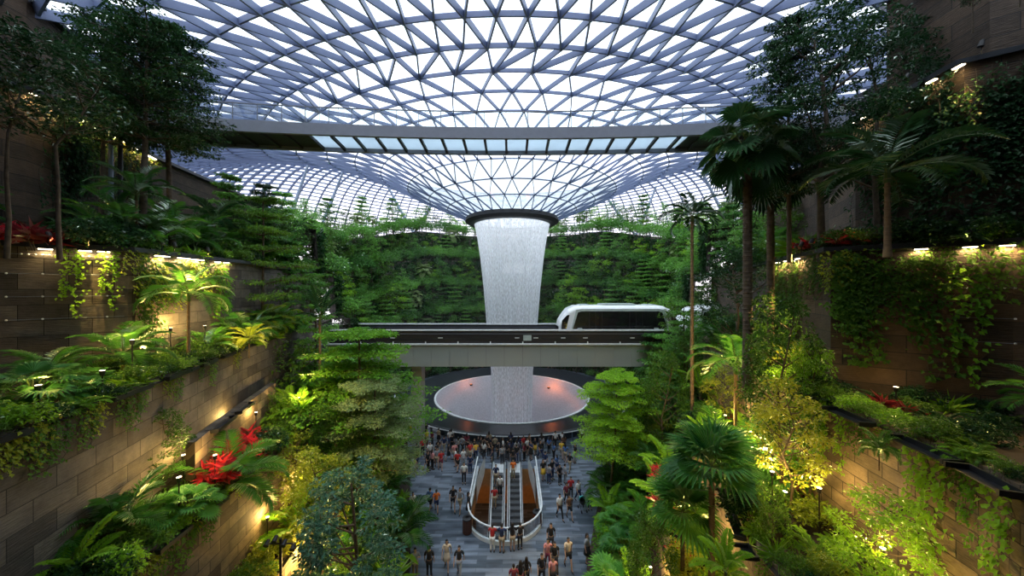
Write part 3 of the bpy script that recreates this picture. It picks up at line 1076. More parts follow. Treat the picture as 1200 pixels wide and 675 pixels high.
# ------------------------------------------------------------------ trains
def train(x0, x1, label, nose_left=True):
    t = empty('train_carriage', (x0, 34.35, 10.95)); tag(t, label, 'train', 'train carriages')
    L = x1 - x0; W = 2.7; H = 3.35
    # body: cross sections along x
    st = [(0.0, 0.42, 0.86), (0.12, 0.56, 0.90), (0.5, 0.74, 0.94), (0.95, 0.90, 0.98), (1.6, 0.985, 1.0), (2.3, 1.0, 1.0)]
    xs = [(a, h, w) for a, h, w in st] + [(L - a, h, w) for a, h, w in reversed(st)]
    rows = []
    for a, hf, wf in xs:
        w = W / 2 * wf; h = H * hf
        r = min(0.45, h * 0.3)
        sec = [(-w * 0.97, 0.0), (-w, 0.35), (-w, h - r)]
        for k in range(1, 6):
            an = PI / 2 * k / 5
            sec.append((-w + r * 1.3 * (1 - math.cos(an)), h - r + r * math.sin(an)))
        sec = sec + [(-y, z) for y, z in reversed(sec)]
        rows.append([(a, y, z) for y, z in sec])
    v, f = bridge_quads(rows)
    g = Geo(); g.add(v, [q[::-1] for q in f])
    k = len(rows[0])
    g.add(rows[0], [tuple(range(k))]); g.add(rows[-1], [tuple(range(k))[::-1]])
    g.build('body', M['train_white'], t)
    for sd, nm in ((-1, 'side_window'), (1, 'side_window')):
        y = sd * (W / 2 + 0.015)
        def slab(poly, name, mat, th=0.03, yy=y):
            n = len(poly)
            v = [(px_, yy + sd * th, pz) for px_, pz in poly] + [(px_, yy - sd * 0.03, pz) for px_, pz in poly]
            f = [tuple(range(n)) if sd < 0 else tuple(range(n))[::-1]]
            g = Geo(); g.add(v[:n], f)
            g.add(v, [(i, i + n, (i + 1) % n + n, (i + 1) % n) if sd < 0 else (i, (i + 1) % n, (i + 1) % n + n, i + n) for i in range(n)])
            return g.build(name, mat, t)
        slab([(0.95, 0.0), (1.65, 2.95), (2.2, 3.02), (L - 2.2, 3.02), (L - 1.65, 2.95), (L - 0.95, 0.0)], 'side_frame', M['train_grey'], 0.012)
        slab([(1.3, 1.0), (1.82, 2.70), (2.2, 2.80), (L - 2.2, 2.80), (L - 1.82, 2.70), (L - 1.3, 1.0)], 'side_window', M['dark_glass'], 0.03)
        slab([(0.22, 1.05), (0.30, 1.9), (0.78, 2.42), (1.02, 2.44), (0.70, 1.05)], 'cab_window', M['dark_glass'], 0.03, sd * (W / 2 * 0.97 + 0.0))
        slab([(L - 0.70, 1.05), (L - 1.02, 2.44), (L - 0.78, 2.42), (L - 0.30, 1.9), (L - 0.22, 1.05)], 'cab_window', M['dark_glass'], 0.03, sd * (W / 2 * 0.97 + 0.0))
        for dx in (L * 0.30, L * 0.63):
            for q_ in (-0.62, 0.0, 0.62):
                g = Geo(); g.box((dx + q_, y + sd * 0.035, 1.45), (0.035, 0.02, 2.6)); g.build('door_edge', M['black'], t)
        slab([(1.18, 0.62), (1.3, 0.98), (L - 1.3, 0.98), (L - 1.18, 0.62)], 'lower_band', M['train_grey'], 0.035)
        for dx in (2.0, L - 2.4):
            g = Geo(); g.box((dx, y + sd * 0.03, 1.15), (0.45, 0.02, 0.13)); g.build('side_sign', M['train_grey'], t)
    g = Geo(); g.box((L / 2, 0, H + 0.06), (L * 0.28, 1.7, 0.16)); g.build('roof_unit', M['train_grey'], t)
    g = Geo(); g.box((L * 0.22, 0, H + 0.02), (0.9, 1.4, 0.1)); g.build('roof_unit', M['train_grey'], t)
    g = Geo(); g.box((L * 0.78, 0, H + 0.02), (0.9, 1.4, 0.1)); g.build('roof_unit', M['train_grey'], t)
    for a in (0.0, L):
        s = -1 if a == 0 else 1
        g = Geo(); g.add([(a + s * 0.02, -0.95, 0.7), (a + s * 0.02, 0.95, 0.7), (a + s * 0.02, 0.95, 1.28), (a + s * 0.02, -0.95, 1.28)], [(0, 1, 2, 3)])
        g.box((a + s * 0.01, 0, 0.98), (0.03, 1.9, 0.6)); g.build('windshield', M['dark_glass'], t)
    for dx in (2.2, L - 2.2):
        for y in (-1.0, 1.0):
            g = Geo(); g.tube([(dx, y - 0.14, 0.18), (dx, y + 0.14, 0.18)], 0.34, 14); g.build('wheel', M['black'], t)
    return t
train(4.55, 16.35, 'white train carriage with a long dark window riding along the viaduct')
train(16.75, 28.2, 'second white train carriage, mostly hidden behind the slim palm and trees')


# ------------------------------------------------------------------ escalators
def escalators():
    slope = math.tan(math.radians(30))
    yt = 29.6
    sm_ = Geo(); sm_.add([(-0.42, 0.40, 0), (0.42, 0.40, 0), (0.42, 0, 0), (-0.42, 0, 0), (-0.42, 0, -0.23), (0.42, 0, -0.23), (0.42, 0.40, -0.04), (-0.42, 0.40, -0.04)],
                         [(0, 3, 2, 1), (3, 4, 5, 2), (2, 5, 6, 1), (0, 7, 4, 3), (4, 7, 6, 5)])
    for i in range(9):
        sm_.box((-0.38 + i * 0.095, 0.2, 0.006), (0.03, 0.39, 0.012))
    stm = sm_.mesh('step', M['step'])
    for xc, lab in ((-1.18, 'escalator sinking through the plaza floor, the one nearer the dark fig tree'), (0.24, 'escalator sinking through the plaza floor, the one nearer the tiered tree')):
        t = empty('escalator', (xc, yt, 0)); tag(t, lab, 'escalator', 'pair of escalators')
        g = Geo(); g.box((0, 0.75, -0.02), (0.95, 1.5, 0.06)); g.build('landing_plate', M['white_metal'], t)
        for k in range(24):
            addobj('step', stm, t, (0, -0.4 * (k + 1), -0.231 * k - 0.02))
        for s in (-1, 1):
            x = s * 0.52
            g = Geo()
            pts_top = [(x, 1.5, 0.95), (x, 0.0, 0.95), (x, -9.8, 0.95 - 9.8 * slope)]
            v = []
            for (a, b, c) in pts_top:
                v += [(x - 0.02, b, c), (x + 0.02, b, c), (x + 0.02, b, c - 0.85), (x - 0.02, b, c - 0.85)]
            f = []
            for i in range(2):
                a = i * 4
                for k in range(4):
                    f.append((a + k, a + (k + 1) % 4, a + 4 + (k + 1) % 4, a + 4 + k))
            g.add(v, f); g.build('glass_side', M['clear_glass'], t)
            g = Geo(); g.tube([(x, 1.55, 0.25), (x, 1.75, 0.6), (x, 1.55, 0.97), (x, 0, 0.98), (x, -9.8, 0.98 - 9.8 * slope)], 0.045, 6); g.build('handrail', M['black'], t)
            g = Geo()
            v = []
            for b, c in ((1.5, 0.16), (0.0, 0.16), (-9.8, 0.16 - 9.8 * slope)):
                v += [(x - 0.1, b, c), (x + 0.1, b, c), (x + 0.1, b, c - 0.3), (x - 0.1, b, c - 0.3)]
            g.add(v, f); g.build('skirt', M['white_metal'], t)
        g = Geo()
        v = []
        for b, c in ((1.6, -0.06), (0.0, -0.08), (-9.8, -0.3 - 9.8 * slope)):
            v += [(-0.5, b, c), (0.5, b, c), (0.5, b, c - 0.75), (-0.5, b, c - 0.75)]
        g.add(v, f); g.build('truss', M['bridge_dark'], t)
    # balustrade round the well
    t = empty('escalator_balustrade', (WX, 24, 0)); tag(t, 'rounded white balustrade with glass enclosing the escalator opening', 'railing')
    ol = well_outline(0.0)
    path = [ol[-1]] + ol[:-1]
    path = [(x - WX, y - 24) for x, y in path]
    def run(name, off0, off1, z0, z1, mat):
        rows = [[], [], [], []]
        n = len(path)
        for i, (x, y) in enumerate(path):
            a = Vector(path[max(i - 1, 0)]); b = Vector(path[min(i + 1, n - 1)])
            d = (b - a).normalized(); nx, ny = d.y * -1, d.x
            # outward = away from the centre
            if nx * x + ny * (y + 0.3) < 0: nx, ny = -nx, -ny
            zz0 = z0(y) if callable(z0) else z0
            zz1 = z1(y) if callable(z1) else z1
            rows[0].append((x + nx * off0, y + ny * off0, zz0)); rows[1].append((x + nx * off0, y + ny * off0, zz1))
            rows[2].append((x + nx * off1, y + ny * off1, zz1)); rows[3].append((x + nx * off1, y + ny * off1, zz0))
        rows.append(rows[0])
        v, f = bridge_quads(rows)
        g = Geo(); g.add(v, f); g.build(name, mat, t)
    run('kerb', 0.0, 0.14, -0.3, 0.26, M['white_metal'])
    run('glass', 0.09, 0.12, 0.2, 1.05, M['clear_glass'])
    run('handrail', 0.06, 0.15, 1.05, 1.12, M['white_metal'])
    # solid white wing panels at the far corners
    for s in (-1, 1):
        g = Geo()
        rows = [[], []]
        for i in range(9):
            u = i / 8
            x = s * (WR - 0.06 - 0.45 * sm(u)); y = 27.2 - 24 + 2.9 * u
            rows[0].append((x, y, 0.05 - 1.3 * (1 - u))); rows[1].append((x, y, 0.35 + 0.85 * math.sin(u * PI / 2)))
        v, f = bridge_quads(rows); g.add(v, f)
        v2 = [(a - s * 0.05, b, c) for a, b, c in v]; g.add(v2, [q[::-1] for q in f])
        g.build('wing_panel', M['white_metal'], t)
M['step'] = plain('grey escalator step', (0.16, 0.17, 0.18), 0.4, 0.5)
escalators()
M['glow_ceiling'] = emit('warm ceiling lamp', (1.0, 0.62, 0.30), 5)
for k, (x, y) in enumerate(((-5.2, 27.0), (4.2, 27.0), (-5.2, 20.0), (4.2, 20.0))):
    t = empty('ceiling_lamp', (x, y, -0.35))
    tag(t, 'warm ceiling lamp on the lower level seen through the escalator opening, ' + ('first', 'second', 'third', 'fourth')[k] + ' in order', 'lamp', 'lower level lamps')
    g = Geo(); g.lathe([(0.3, 0.12), (0.32, 0), (0.25, 0)], 16); g.build('housing', M['white_metal'], t)
    g = Geo(); g.lathe([(0.25, 0.0), (0.001, -0.03)], 16); g.build('lens', M['glow_ceiling'], t)
    point('bulb', (0, 0, -0.3), (1.0, 0.62, 0.30), 160, 0.25, t)

for px, py, lab in ((547.5, 624, 'round brown slatted litter bin on the plaza beside the escalator well, fig tree side'), (629.5, 616, 'round brown slatted litter bin on the plaza beside the well, stroller side')):
    Y = 6400 / (py - 337.5)
    t = empty('litter_bin', ((px - 600) * Y / F, Y, 0)); tag(t, lab, 'bin', 'litter bins')
    g = Geo(); g.lathe([(0.27, 0.0), (0.27, 0.9), (0.0, 0.9)], 20); g.build('drum', M['black'], t)
    for k in range(20):
        a = 2 * PI * k / 20
        g.box((0.285 * math.cos(a), 0.285 * math.sin(a), 0.47), (0.03, 0.06, 0.84), a)
    gs = Geo()
    for k in range(20):
        a = 2 * PI * k / 20
        gs.box((0.29 * math.cos(a), 0.29 * math.sin(a), 0.47), (0.03, 0.06, 0.84), a)
    gs.build('slat_cladding', M['bin'], t)
    g = Geo(); g.lathe([(0.31, 0.9), (0.31, 0.97), (0.13, 1.0), (0.12, 0.93)], 20); g.build('lid', M['black'], t)


# ------------------------------------------------------------------ wall lamps, troughs, floodlight pole
def strip_lamp(loc, rz, label, power=30, length=0.55, group='lamps under the wall copings', down=0.0):
    t = empty('wall_lamp', loc, rz); tag(t, label, 'lamp', group)
    g = Geo(); g.box((0, 0, 0.035), (length + 0.06, 0.16, 0.05)); g.build('housing', M['black'], t)
    g = Geo(); g.box((0, 0, -0.005), (length, 0.12, 0.03)); g.build('diffuser', M['glow_warm'], t)
    point('bulb', (0, 0, -0.06), (1.0, 0.70, 0.30), power * LAMP, (length, 0.12), t, 'AREA', (down, 0, 0))
    return t

ORD = 'first second third fourth fifth sixth seventh eighth ninth tenth eleventh twelfth thirteenth fourteenth fifteenth sixteenth seventeenth eighteenth nineteenth twentieth'.split()
ORD += ['twenty-' + w for w in ORD[:9]] + ['thirtieth'] + ['thirty-' + w for w in ORD[:9]] + ['fortieth'] + ['forty-' + w for w in ORD[:9]] + ['fiftieth'] + ['fifty-' + w for w in ORD[:9]] + ['sixtieth'] + ['sixty-' + w for w in ORD[:9]]


def solve_on_path(px, path):
    """where the sight line through px meets a wall path: (x, y, heading)"""
    best = None
    for (y0, x0), (y1, x1) in zip(path, path[1:]):
        for i in range(40):
            y = y0 + (y1 - y0) * i / 40
            if y < 2: continue
            x = x0 + (x1 - x0) * i / 40
            e = abs(600 + F * x / y - px)
            if best is None or e < best[0]:
                best = (e, x, y, math.atan2(y1 - y0, x1 - x0))
    return best[1:]

for key, side, pxs, pw, T, nm in (
        ('left_first', 1, (45, 92, 118), 10, LEFT, 'coping of the grey block wall'),
        ('left_first', 1, (179, 190, 207, 214, 224, 232, 252, 262), 44, LEFT, 'coping of the long planted wall'),
        ('left_top', 1, (37, 62, 92, 110, 128, 141, 154, 163, 171, 177), 26, LEFT, 'coping of the topmost dark wall'),
        ('right_first', -1, (1187, 1143, 1085), 30, RIGHT, 'coping of the broad brown wall'),
        ('right_first', -1, (940, 925, 915), 60, RIGHT, 'coping of the brightly lit creeper wall'),
        ('right_top', -1, (1130, 1097, 1016, 1003, 972), 16, RIGHT, 'coping of the tall dark creeper wall')):
    z1, z0, p = T[key]
    for i, px in enumerate(pxs):
        x, y, h = solve_on_path(px, p)
        strip_lamp((x + side * 0.2, y, z1 - 0.22), h,  'warm strip lamp under the ' + nm + ', ' + ORD[i] + ' along', pw * (0.25 if key == 'right_top' else 0.5), 0.3)


def trough(path, y0, y1, z, side, label):
    ya, yb = y0, y1
    xa, xb = path_x(path, ya), path_x(path, yb)
    L = math.hypot(xb - xa, yb - ya); h = math.atan2(yb - ya, xb - xa)
    t = empty('planter_trough', ((xa + xb) / 2 + side * 0.28, (ya + yb) / 2, z - 0.15), h)
    tag(t, label, 'planter', 'steel planter rails along the wall tops')
    s = -side   # local y offset towards the wall
    g = Geo(); g.box((0, 0, 0.03), (L, 0.05, 0.13)); g.build('front_rail', M['trough'], t)
    g = Geo(); g.box((0, 0.14, -0.05), (L, 0.25, 0.03)); g.build('tray', M['trough'], t)
    for x in (-L / 2, L / 2):
        g = Geo(); g.box((x, 0.2, 0.03), (0.06, 0.45, 0.12)); g.build('end_bracket', M['trough'], t)

def trough_px(T, key, side, spans, lab):
    z1, z0, p = T
    for i, (a, b) in enumerate(spans):
        xa, ya, _ = solve_on_path(a, p); xb, yb, _ = solve_on_path(b, p)
        if ya > yb: ya, yb = yb, ya
        if yb - ya < 0.5: yb = ya + 0.8
        trough(p, ya, yb, z1 + 0.08, side, 'dark steel planter rail on ' + lab + ', ' + ORD[i] + ' along')

trough_px(LEFT['left_second'], '', 1, ((-60, 20), (122, 168), (190, 225), (232, 248), (256, 270), (274, 284)), 'the tan block wall above the small palms')
trough_px((10.3, 0, MID), '', 1, ((248, 270), (276, 292)), 'the narrow ledge with red leaves')
trough_px(LEFT['left_third'], '', 1, ((176, 214), (228, 258)), 'the lower tan wall under the red leaves')
trough_px(RIGHT['right_second'], '', -1, ((1210, 1150), (1140, 1070), (1038, 992), (968, 942)), 'the brown wall over the bushes')
trough_px(RIGHT['right_third'], '', -1, ((905, 888), (884, 858)), 'the low wall beside the big fan palm')

t = empty('floodlight_pole', at(329, 690, 13.2)); tag(t, 'slim black floodlight pole standing among lit shrubs beside the low wall', 'lamp post')
g = Geo(); g.tube([(0, 0, -3.3), (0, 0, 1.95)], 0.05, 8); g.build('pole', M['black'], t)
g = Geo(); g.tube([(-0.5, 0, 1.75), (0.5, 0, 1.75)], 0.03, 6); g.build('cross_arm', M['black'], t)
for k, (x, z) in enumerate(((-0.5, 1.85), (-0.2, 2.0), (0.15, 1.85), (0.5, 1.7))):
    g = Geo(); g.tube([(x, 0.06, z), (x + 0.02, -0.14, z - 0.1)], [0.07, 0.1], 10); g.build('lamp_head', M['black'], t)


# garden spotlights hidden in the planting
def garden_spot(loc, power, label, target=None, size=95, col=WARM):
    t = empty('garden_spotlight', loc); tag(t, label, 'lamp', 'garden spotlights among the plants')
    g = Geo(); g.tube([(0, 0, -1.6), (0, 0, 0.12)], 0.02, 6); g.build('spike', M['black'], t)
    g = Geo(); g.tube([(0, 0, 0.1), (0, 0, 0.26)], [0.05, 0.075], 10); g.build('lamp_head', M['black'], t)
    g = Geo(); g.lathe([(0.065, 0.262), (0.001, 0.264)], 10); g.build('lens', M['glow_warm'], t)
    if target is None:
        point('bulb', (0, 0, 0.36), col, power * LAMP, 0.12, t)
    else:
        d = Vector(target) - Vector(loc)
        q = d.to_track_quat('-Z', 'Y')
        point('bulb', (0, 0, 0.36), col, power * LAMP, 0.1, t, 'SPOT', q.to_euler(), math.radians(size))



# floodlights bracketed to the copings, aimed down into the planting
def floodlight(loc, target, power, label, size=46):
    t = empty('floodlight', loc); tag(t, label, 'lamp', 'floodlights on the copings')
    d = (Vector(target) - Vector(loc)); dn = d.normalized()
    g = Geo(); g.tube([(0, 0, -0.35), (0, 0, 0)], 0.02, 6); g.build('bracket', M['black'], t)
    g = Geo(); g.tube([-dn * 0.12, dn * 0.10], [0.06, 0.085], 10); g.build('lamp_head', M['black'], t)
    point('bulb', dn * 0.14, WARM, power * LAMP, 0.06, t, 'SPOT', d.to_track_quat('-Z', 'Y').to_euler(), math.radians(size))

for key, side, px, py, Y, pw, size, lab in (
        ('left_first', 1, 368, 500, 17.5, 5200, 44, 'lamplit slope behind the fig tree'), ('left_first', 1, 362, 590, 15.0, 4800, 40, 'lamplit slope by the floodlight pole'),
        ('left_first', 1, 255, 405, 17.5, 2000, 60, 'end of the tan block wall'), ('left_first', 1, 170, 500, 13.2, 800, 60, 'middle of the tan block wall'),
        ('left_first', 1, 262, 495, 15.6, 2200, 44, 'red leaves under the ledge'), ('left_first', 1, 235, 610, 12.6, 1200, 44, 'lower tan wall'), ('left_first', 1, 70, 460, 10.8, 350, 60, 'fan palms under the block wall'),
        ('left_top', 1, 205, 330, 15.6, 2200, 50, 'planted wall below the coping lamps'), ('left_top', 1, 130, 215, 15.0, 500, 60, 'shady terrace'),
        ('right_first', -1, 872, 450, 16.0, 4200, 46, 'feather palm slope'), ('right_first', -1, 835, 520, 14.5, 3800, 44, 'big fan palm'), ('right_top', -1, 930, 330, 14.0, 2200, 34, 'brightly lit creeper wall'),
        ('right_first', -1, 965, 530, 11.6, 900, 50, 'end of the brown block wall'), ('right_first', -1, 1040, 580, 9.3, 1000, 50, 'lamplit bushy tree'), ('right_first', -1, 1110, 560, 8.3, 450, 60, 'middle of the brown block wall'),
        ('right_first', -1, 890, 600, 11.2, 1100, 50, 'low wall'), ('right_first', -1, 775, 590, 15.5, 1900, 40, 'bed behind the layered tree'), ('right_first', -1, 830, 640, 12.0, 1300, 40, 'foot of the big fan palm'),
        ('right_top', -1, 1060, 340, 12.2, 700, 44, 'thick creeper panel')):
    T = LEFT if side > 0 else RIGHT
    tg = at(px, py, Y)
    y = Y - 0.6
    x = path_x(T[key][2], y) + side * 0.55
    floodlight((x, y, T[key][0] + 0.3), tg, pw, 'small black floodlight on the coping aimed at the ' + lab, size)


# twin steel masts by the topmost lamps
for px, lab in ((130, 'pale slim steel mast rising between the dark layered trees'), (141, 'dark slim steel mast rising next to the pale one')):
    Y = 15.4
    t = empty('steel_mast', ((px - 600) * Y / F, Y, 17.4)); tag(t, lab, 'mast', 'steel masts')
    mm = M['steel_col'] if px == 130 else M['black']
    zt = roof_z((px - 600) * Y / F, Y) - 17.7
    g = Geo(); g.tube([(0, 0, -0.2), (0, 0, zt)], [0.09, 0.07], 10); g.build('pole', mm, t, smooth=True)
    g = Geo(); g.box((0, 0, 0.1), (0.4, 0.4, 0.06)); g.build('base_plate', M['black'], t)
    g = Geo(); g.tube([(0, 0, 6.6), (0.35, -0.1, 6.5)], 0.03, 6); g.box((0.4, -0.1, 6.45), (0.25, 0.2, 0.14)); g.build('lamp_bracket', M['black'], t)


# creeper wires with pale studs, stood off the walls
def trellis(T, key, side, pxs, zs, label):
    z1, z0, p = T[key]
    pts = [solve_on_path(px, p)[:2] for px in pxs]
    t = empty('wire_trellis', (pts[0][0], pts[0][1], z1)); tag(t, label, 'trellis')
    st = Geo(); ball_ = [(0.0001, -0.035), (0.026, -0.022), (0.035, 0.0), (0.026, 0.022), (0.0001, 0.035)]
    st.lathe(ball_, 8); stm = st.mesh('stud', M['white_rail'], True)
    for k, dz in enumerate(zs):
        g = Geo(); g.tube([(x + side * 0.1 - pts[0][0], y - pts[0][1], -dz) for x, y in pts], 0.006, 4, cap=False); g.build('wire', M['steel_col'], t)
        for i, (x, y) in enumerate(pts):
            if k and i % 4: continue
            addobj('stud', stm, t, (x + side * 0.1 - pts[0][0], y - 0.0 - pts[0][1], -dz))
trellis(LEFT, 'left_first', 1, [8 + 9.5 * i for i in range(15)], (0.42, 1.1, 1.9, 2.7), 'wires with small pale studs stretched across the grey block wall')
trellis(RIGHT, 'right_top', -1, [1185, 1170, 1155, 1142, 1128, 1115, 1103, 1093, 1083, 1074, 1064, 1055, 1046, 1038], (1.6, 2.6, 3.8), 'wires with small pale studs stretched across the tall dark creeper wall')
trellis(RIGHT, 'right_first', -1, [1192, 1178, 1165, 1150, 1136, 1122], (1.6, 2.6, 3.4), 'wires with small pale studs on the brown wall panel')

# thin spray hanging round the waterfall
def mist():
    m, nt, out = new_mat('fine water spray')
    v = N(nt, 'ShaderNodeVolumeScatter'); v.inputs['Density'].default_value = 0.0009
    v.inputs['Color'].default_value = (0.80, 0.92, 1.0, 1)
    nt.links.new(v.outputs[0], out.inputs['Volume'])
    g = Geo(); g.lathe([(0.01, 0.0), (15.5, 0.0), (18.3, 6), (18.3, 20), (10, 25.0), (0.01, 25.0)], 40)
    o = g.build('mist', m, loc=(CX, CY, 0.9))
    tag(o, 'thin bluish mist drifting round the waterfall', 'mist', kind='stuff')
mist()


# ------------------------------------------------------------------ foliage makers
def unit(a):
    return a / (np.linalg.norm(a, axis=1)[:, None] + 1e-9)


def leaf_quads(g, P, D, Nn, L, W, fold=0.25, droop=0.15, m=0):
    """folded leaves: one kite each, bent along the midrib"""
    P = np.asarray(P, float); D = unit(np.asarray(D, float)); Nn = np.asarray(Nn, float)
    S = unit(np.cross(D, Nn)); U = np.cross(S, D)
    n = len(P)
    L = np.broadcast_to(np.asarray(L, float), (n,))[:, None]; W = np.broadcast_to(np.asarray(W, float), (n,))[:, None]
    a = P
    b = P + D * L * 0.42 + S * W * 0.5 + U * W * fold
    c = P + D * L - U * L * droop
    d = P + D * L * 0.42 - S * W * 0.5 + U * W * fold
    v = np.stack([a, b, c, d], 1).reshape(-1, 3)
    i = np.arange(n)[:, None] * 4
    f = np.concatenate([i + np.array([[0, 1, 2]]), i + np.array([[0, 2, 3]])], 0)
    g.add(v, f, m)


def cloud(g, R, centres, rad, n_each, L, W, flat=0.6, up=0.8, m=0, out=0.6):
    """leaf clusters; centres (k,3), rad (k,)"""
    C = np.repeat(np.asarray(centres, float), n_each, 0)
    r = np.repeat(np.broadcast_to(np.asarray(rad, float), (len(centres),)), n_each)
    n = len(C)
    d = unit(R.normal(size=(n, 3)))
    rr = r * R.uniform(0.35, 1.0, n) ** 0.6
    off = d * rr[:, None]
    off[:, 2] *= flat
    D = d * out + R.normal(size=(n, 3)) * 0.5
    D[:, 2] = D[:, 2] * 0.5 - 0.1
    Nn = R.normal(size=(n, 3)) * 0.45 + np.array([0, 0, up])
    s = R.uniform(0.7, 1.25, n)
    leaf_quads(g, C + off, D, Nn, L * s, W * s, m=m)


def tiered_tree(seed, h=9.0, cr=3.0, cb=0.35, tiers=7, leaf=0.16, mat='lf_bright', n_pad=60, trunk_r=0.13, nb=6, taper=0.7):
    R = np.random.default_rng(seed)
    tr = Geo(); lf = Geo()
    lean = R.normal(size=2) * 0.25
    ax = lambda z: np.array([lean[0] * math.sin(z / h * 2.2), lean[1] * math.sin(z / h * 1.8), z])
    zs = np.linspace(-0.4, h * 0.97, 9)
    tr.tube([ax(z) for z in zs], [trunk_r * (1 - 0.85 * max(z, 0) / h) + 0.015 for z in zs], 8)
    for i in range(tiers):
        u = i / (tiers - 1)
        z0 = h * (cb + (1 - cb) * u * 0.95)
        r = cr * (1 - taper * u ** 1.6) * R.uniform(0.82, 1.1) * (0.75 if i == 0 else 1)
        a0 = R.uniform(0, 6.28)
        for k in range(nb):
            a = a0 + 2 * PI * k / nb + R.normal() * 0.25
            rr = r * R.uniform(0.7, 1.12)
            o = ax(z0)
            d = np.array([math.cos(a), math.sin(a), 0])
            rise = R.uniform(0.02, 0.16)
            pts = [o + d * rr * t + np.array([0, 0, rise * rr * math.sin(t * 1.9)]) for t in (0, 0.35, 0.7, 1.0)]
            tr.tube(pts, [0.035 * (1 - 0.5 * u) + 0.012, 0.028, 0.018, 0.006], 4)
            # flat leaf pads along the branch
            npd = 5
            cs = []; rs = []
            for q in range(npd):
                t = 0.35 + 0.65 * q / (npd - 1)
                side = np.array([-d[1], d[0], 0]) * R.normal() * rr * 0.17 * (1.1 - t * 0.5)
                p = o + d * rr * t + side + np.array([0, 0, rise * rr * math.sin(t * 1.9) + 0.05])
                cs.append(p); rs.append(rr * (0.24 - 0.07 * t) + 0.12)
                if abs(R.normal()) > 0.5:
                    tr.tube([o + d * rr * max(0, t - 0.25) + np.array([0, 0, rise * rr * 0.7]), p], [0.012, 0.004], 3)
            cloud(lf, R, cs, rs, n_pad // 2, leaf, leaf * 0.55, flat=0.16, up=2.2)
    return {'trunk': tr.mesh('trunk', M['trunk'], True), 'crown': lf.mesh('crown', M[mat])}


def clump_tree(seed, h=8.0, cr=2.4, cb=0.35, k=60, leaf=0.2, per=70, mat='lf_mid', trunk_r=0.14, shape=1.0, cl=0.55, flat=0.6, stems=1):
    R = np.random.default_rng(seed)
    tr = Geo(); lf = Geo()
    zc = h * (cb + 1) / 2; hz = h * (1 - cb) / 2
    cs = []
    while len(cs) < k:
        d = unit(R.normal(size=(1, 3)))[0] * R.uniform(0.45, 1.0) ** 0.5
        w = 1.0 - (0.35 * d[2] if d[2] > 0 else 0.1 * d[2]) * shape
        cs.append((d[0] * cr * w * R.uniform(0.85, 1.1), d[1] * cr * w, zc + d[2] * hz))
    cs = np.array(cs)
    for s in range(stems):
        o = np.array([R.normal() * 0.12 * stems, R.normal() * 0.12 * stems, 0]) * (stems > 1)
        pts = [o + np.array([R.normal() * 0.06 * i, R.normal() * 0.06 * i, z]) for i, z in enumerate(np.linspace(-0.4, h * 0.85, 6))]
        tr.tube(pts, [trunk_r * (1 - 0.15 * i) for i in range(6)], 8)
        for c in cs[s::max(stems, 1)][:26]:
            z0 = max(h * cb * 0.8, c[2] - np.hypot(c[0], c[1]) * 0.7)
            b = np.array([np.interp(z0, np.linspace(-0.4, h * 0.85, 6), [p[0] for p in pts]), np.interp(z0, np.linspace(-0.4, h * 0.85, 6), [p[1] for p in pts]), z0])
            mid = (b + c) / 2 + np.array([0, 0, -0.1])
            tr.tube([b, mid, c], [trunk_r * 0.35, trunk_r * 0.22, 0.008], 4)
    cloud(lf, R, cs, np.full(len(cs), cl) * R.uniform(0.7, 1.25, len(cs)), per, leaf, leaf * 0.5, flat=flat)
    return {'trunk': tr.mesh('trunk', M['trunk'], True), 'crown': lf.mesh('crown', M[mat])}


def frond(g, R, o, az, el, L, curl, m, n=26, ll=0.45, lw=0.035, stem=0.1, vee=0.25, m_stem=1, base=0.15, twist=0.0):
    """pinnate frond: arching rachis with paired leaflets"""
    P = [np.array(o, float)]
    seg = 12
    e = el
    for i in range(seg):
        d = np.array([math.cos(e) * math.cos(az), math.cos(e) * math.sin(az), math.sin(e)])
        P.append(P[-1] + d * L / seg)
        e -= curl / seg * (0.5 + 1.2 * i / seg)
    P = np.array(P)
    g.tube(P[::2], [0.022 * L / 2, 0.018 * L / 2, 0.014 * L / 2, 0.010 * L / 2, 0.007 * L / 2, 0.004, 0.002][:len(P[::2])], 3, m=m_stem, cap=False)
    t = base + (1 - base) * (np.arange(n) + 0.5) / n
    idx = t * seg
    i0 = np.clip(idx.astype(int), 0, seg - 1); fr = (idx - i0)[:, None]
    p = P[i0] * (1 - fr) + P[i0 + 1] * fr
    d = unit(P[i0 + 1] - P[i0])
    side = unit(np.cross(d, np.array([0, 0, 1.0]) + d * 0.01))
    up = np.cross(side, d)
    prof = (0.35 + 0.65 * np.sin(np.clip((t - base) / (1 - base), 0, 1) * PI * 0.86 + 0.35)) 
    for s in (-1, 1):
        D = side * s * 0.9 + d * (0.45 + 0.5 * (t[:, None] - 0.3)) + up * vee + R.normal(size=p.shape) * 0.05
        leaf_quads(g, p, D, up + side * s * 0.1, ll * prof * R.uniform(0.9, 1.1, n), lw * (0.6 + 0.4 * prof), fold=0.2, droop=0.22, m=m)


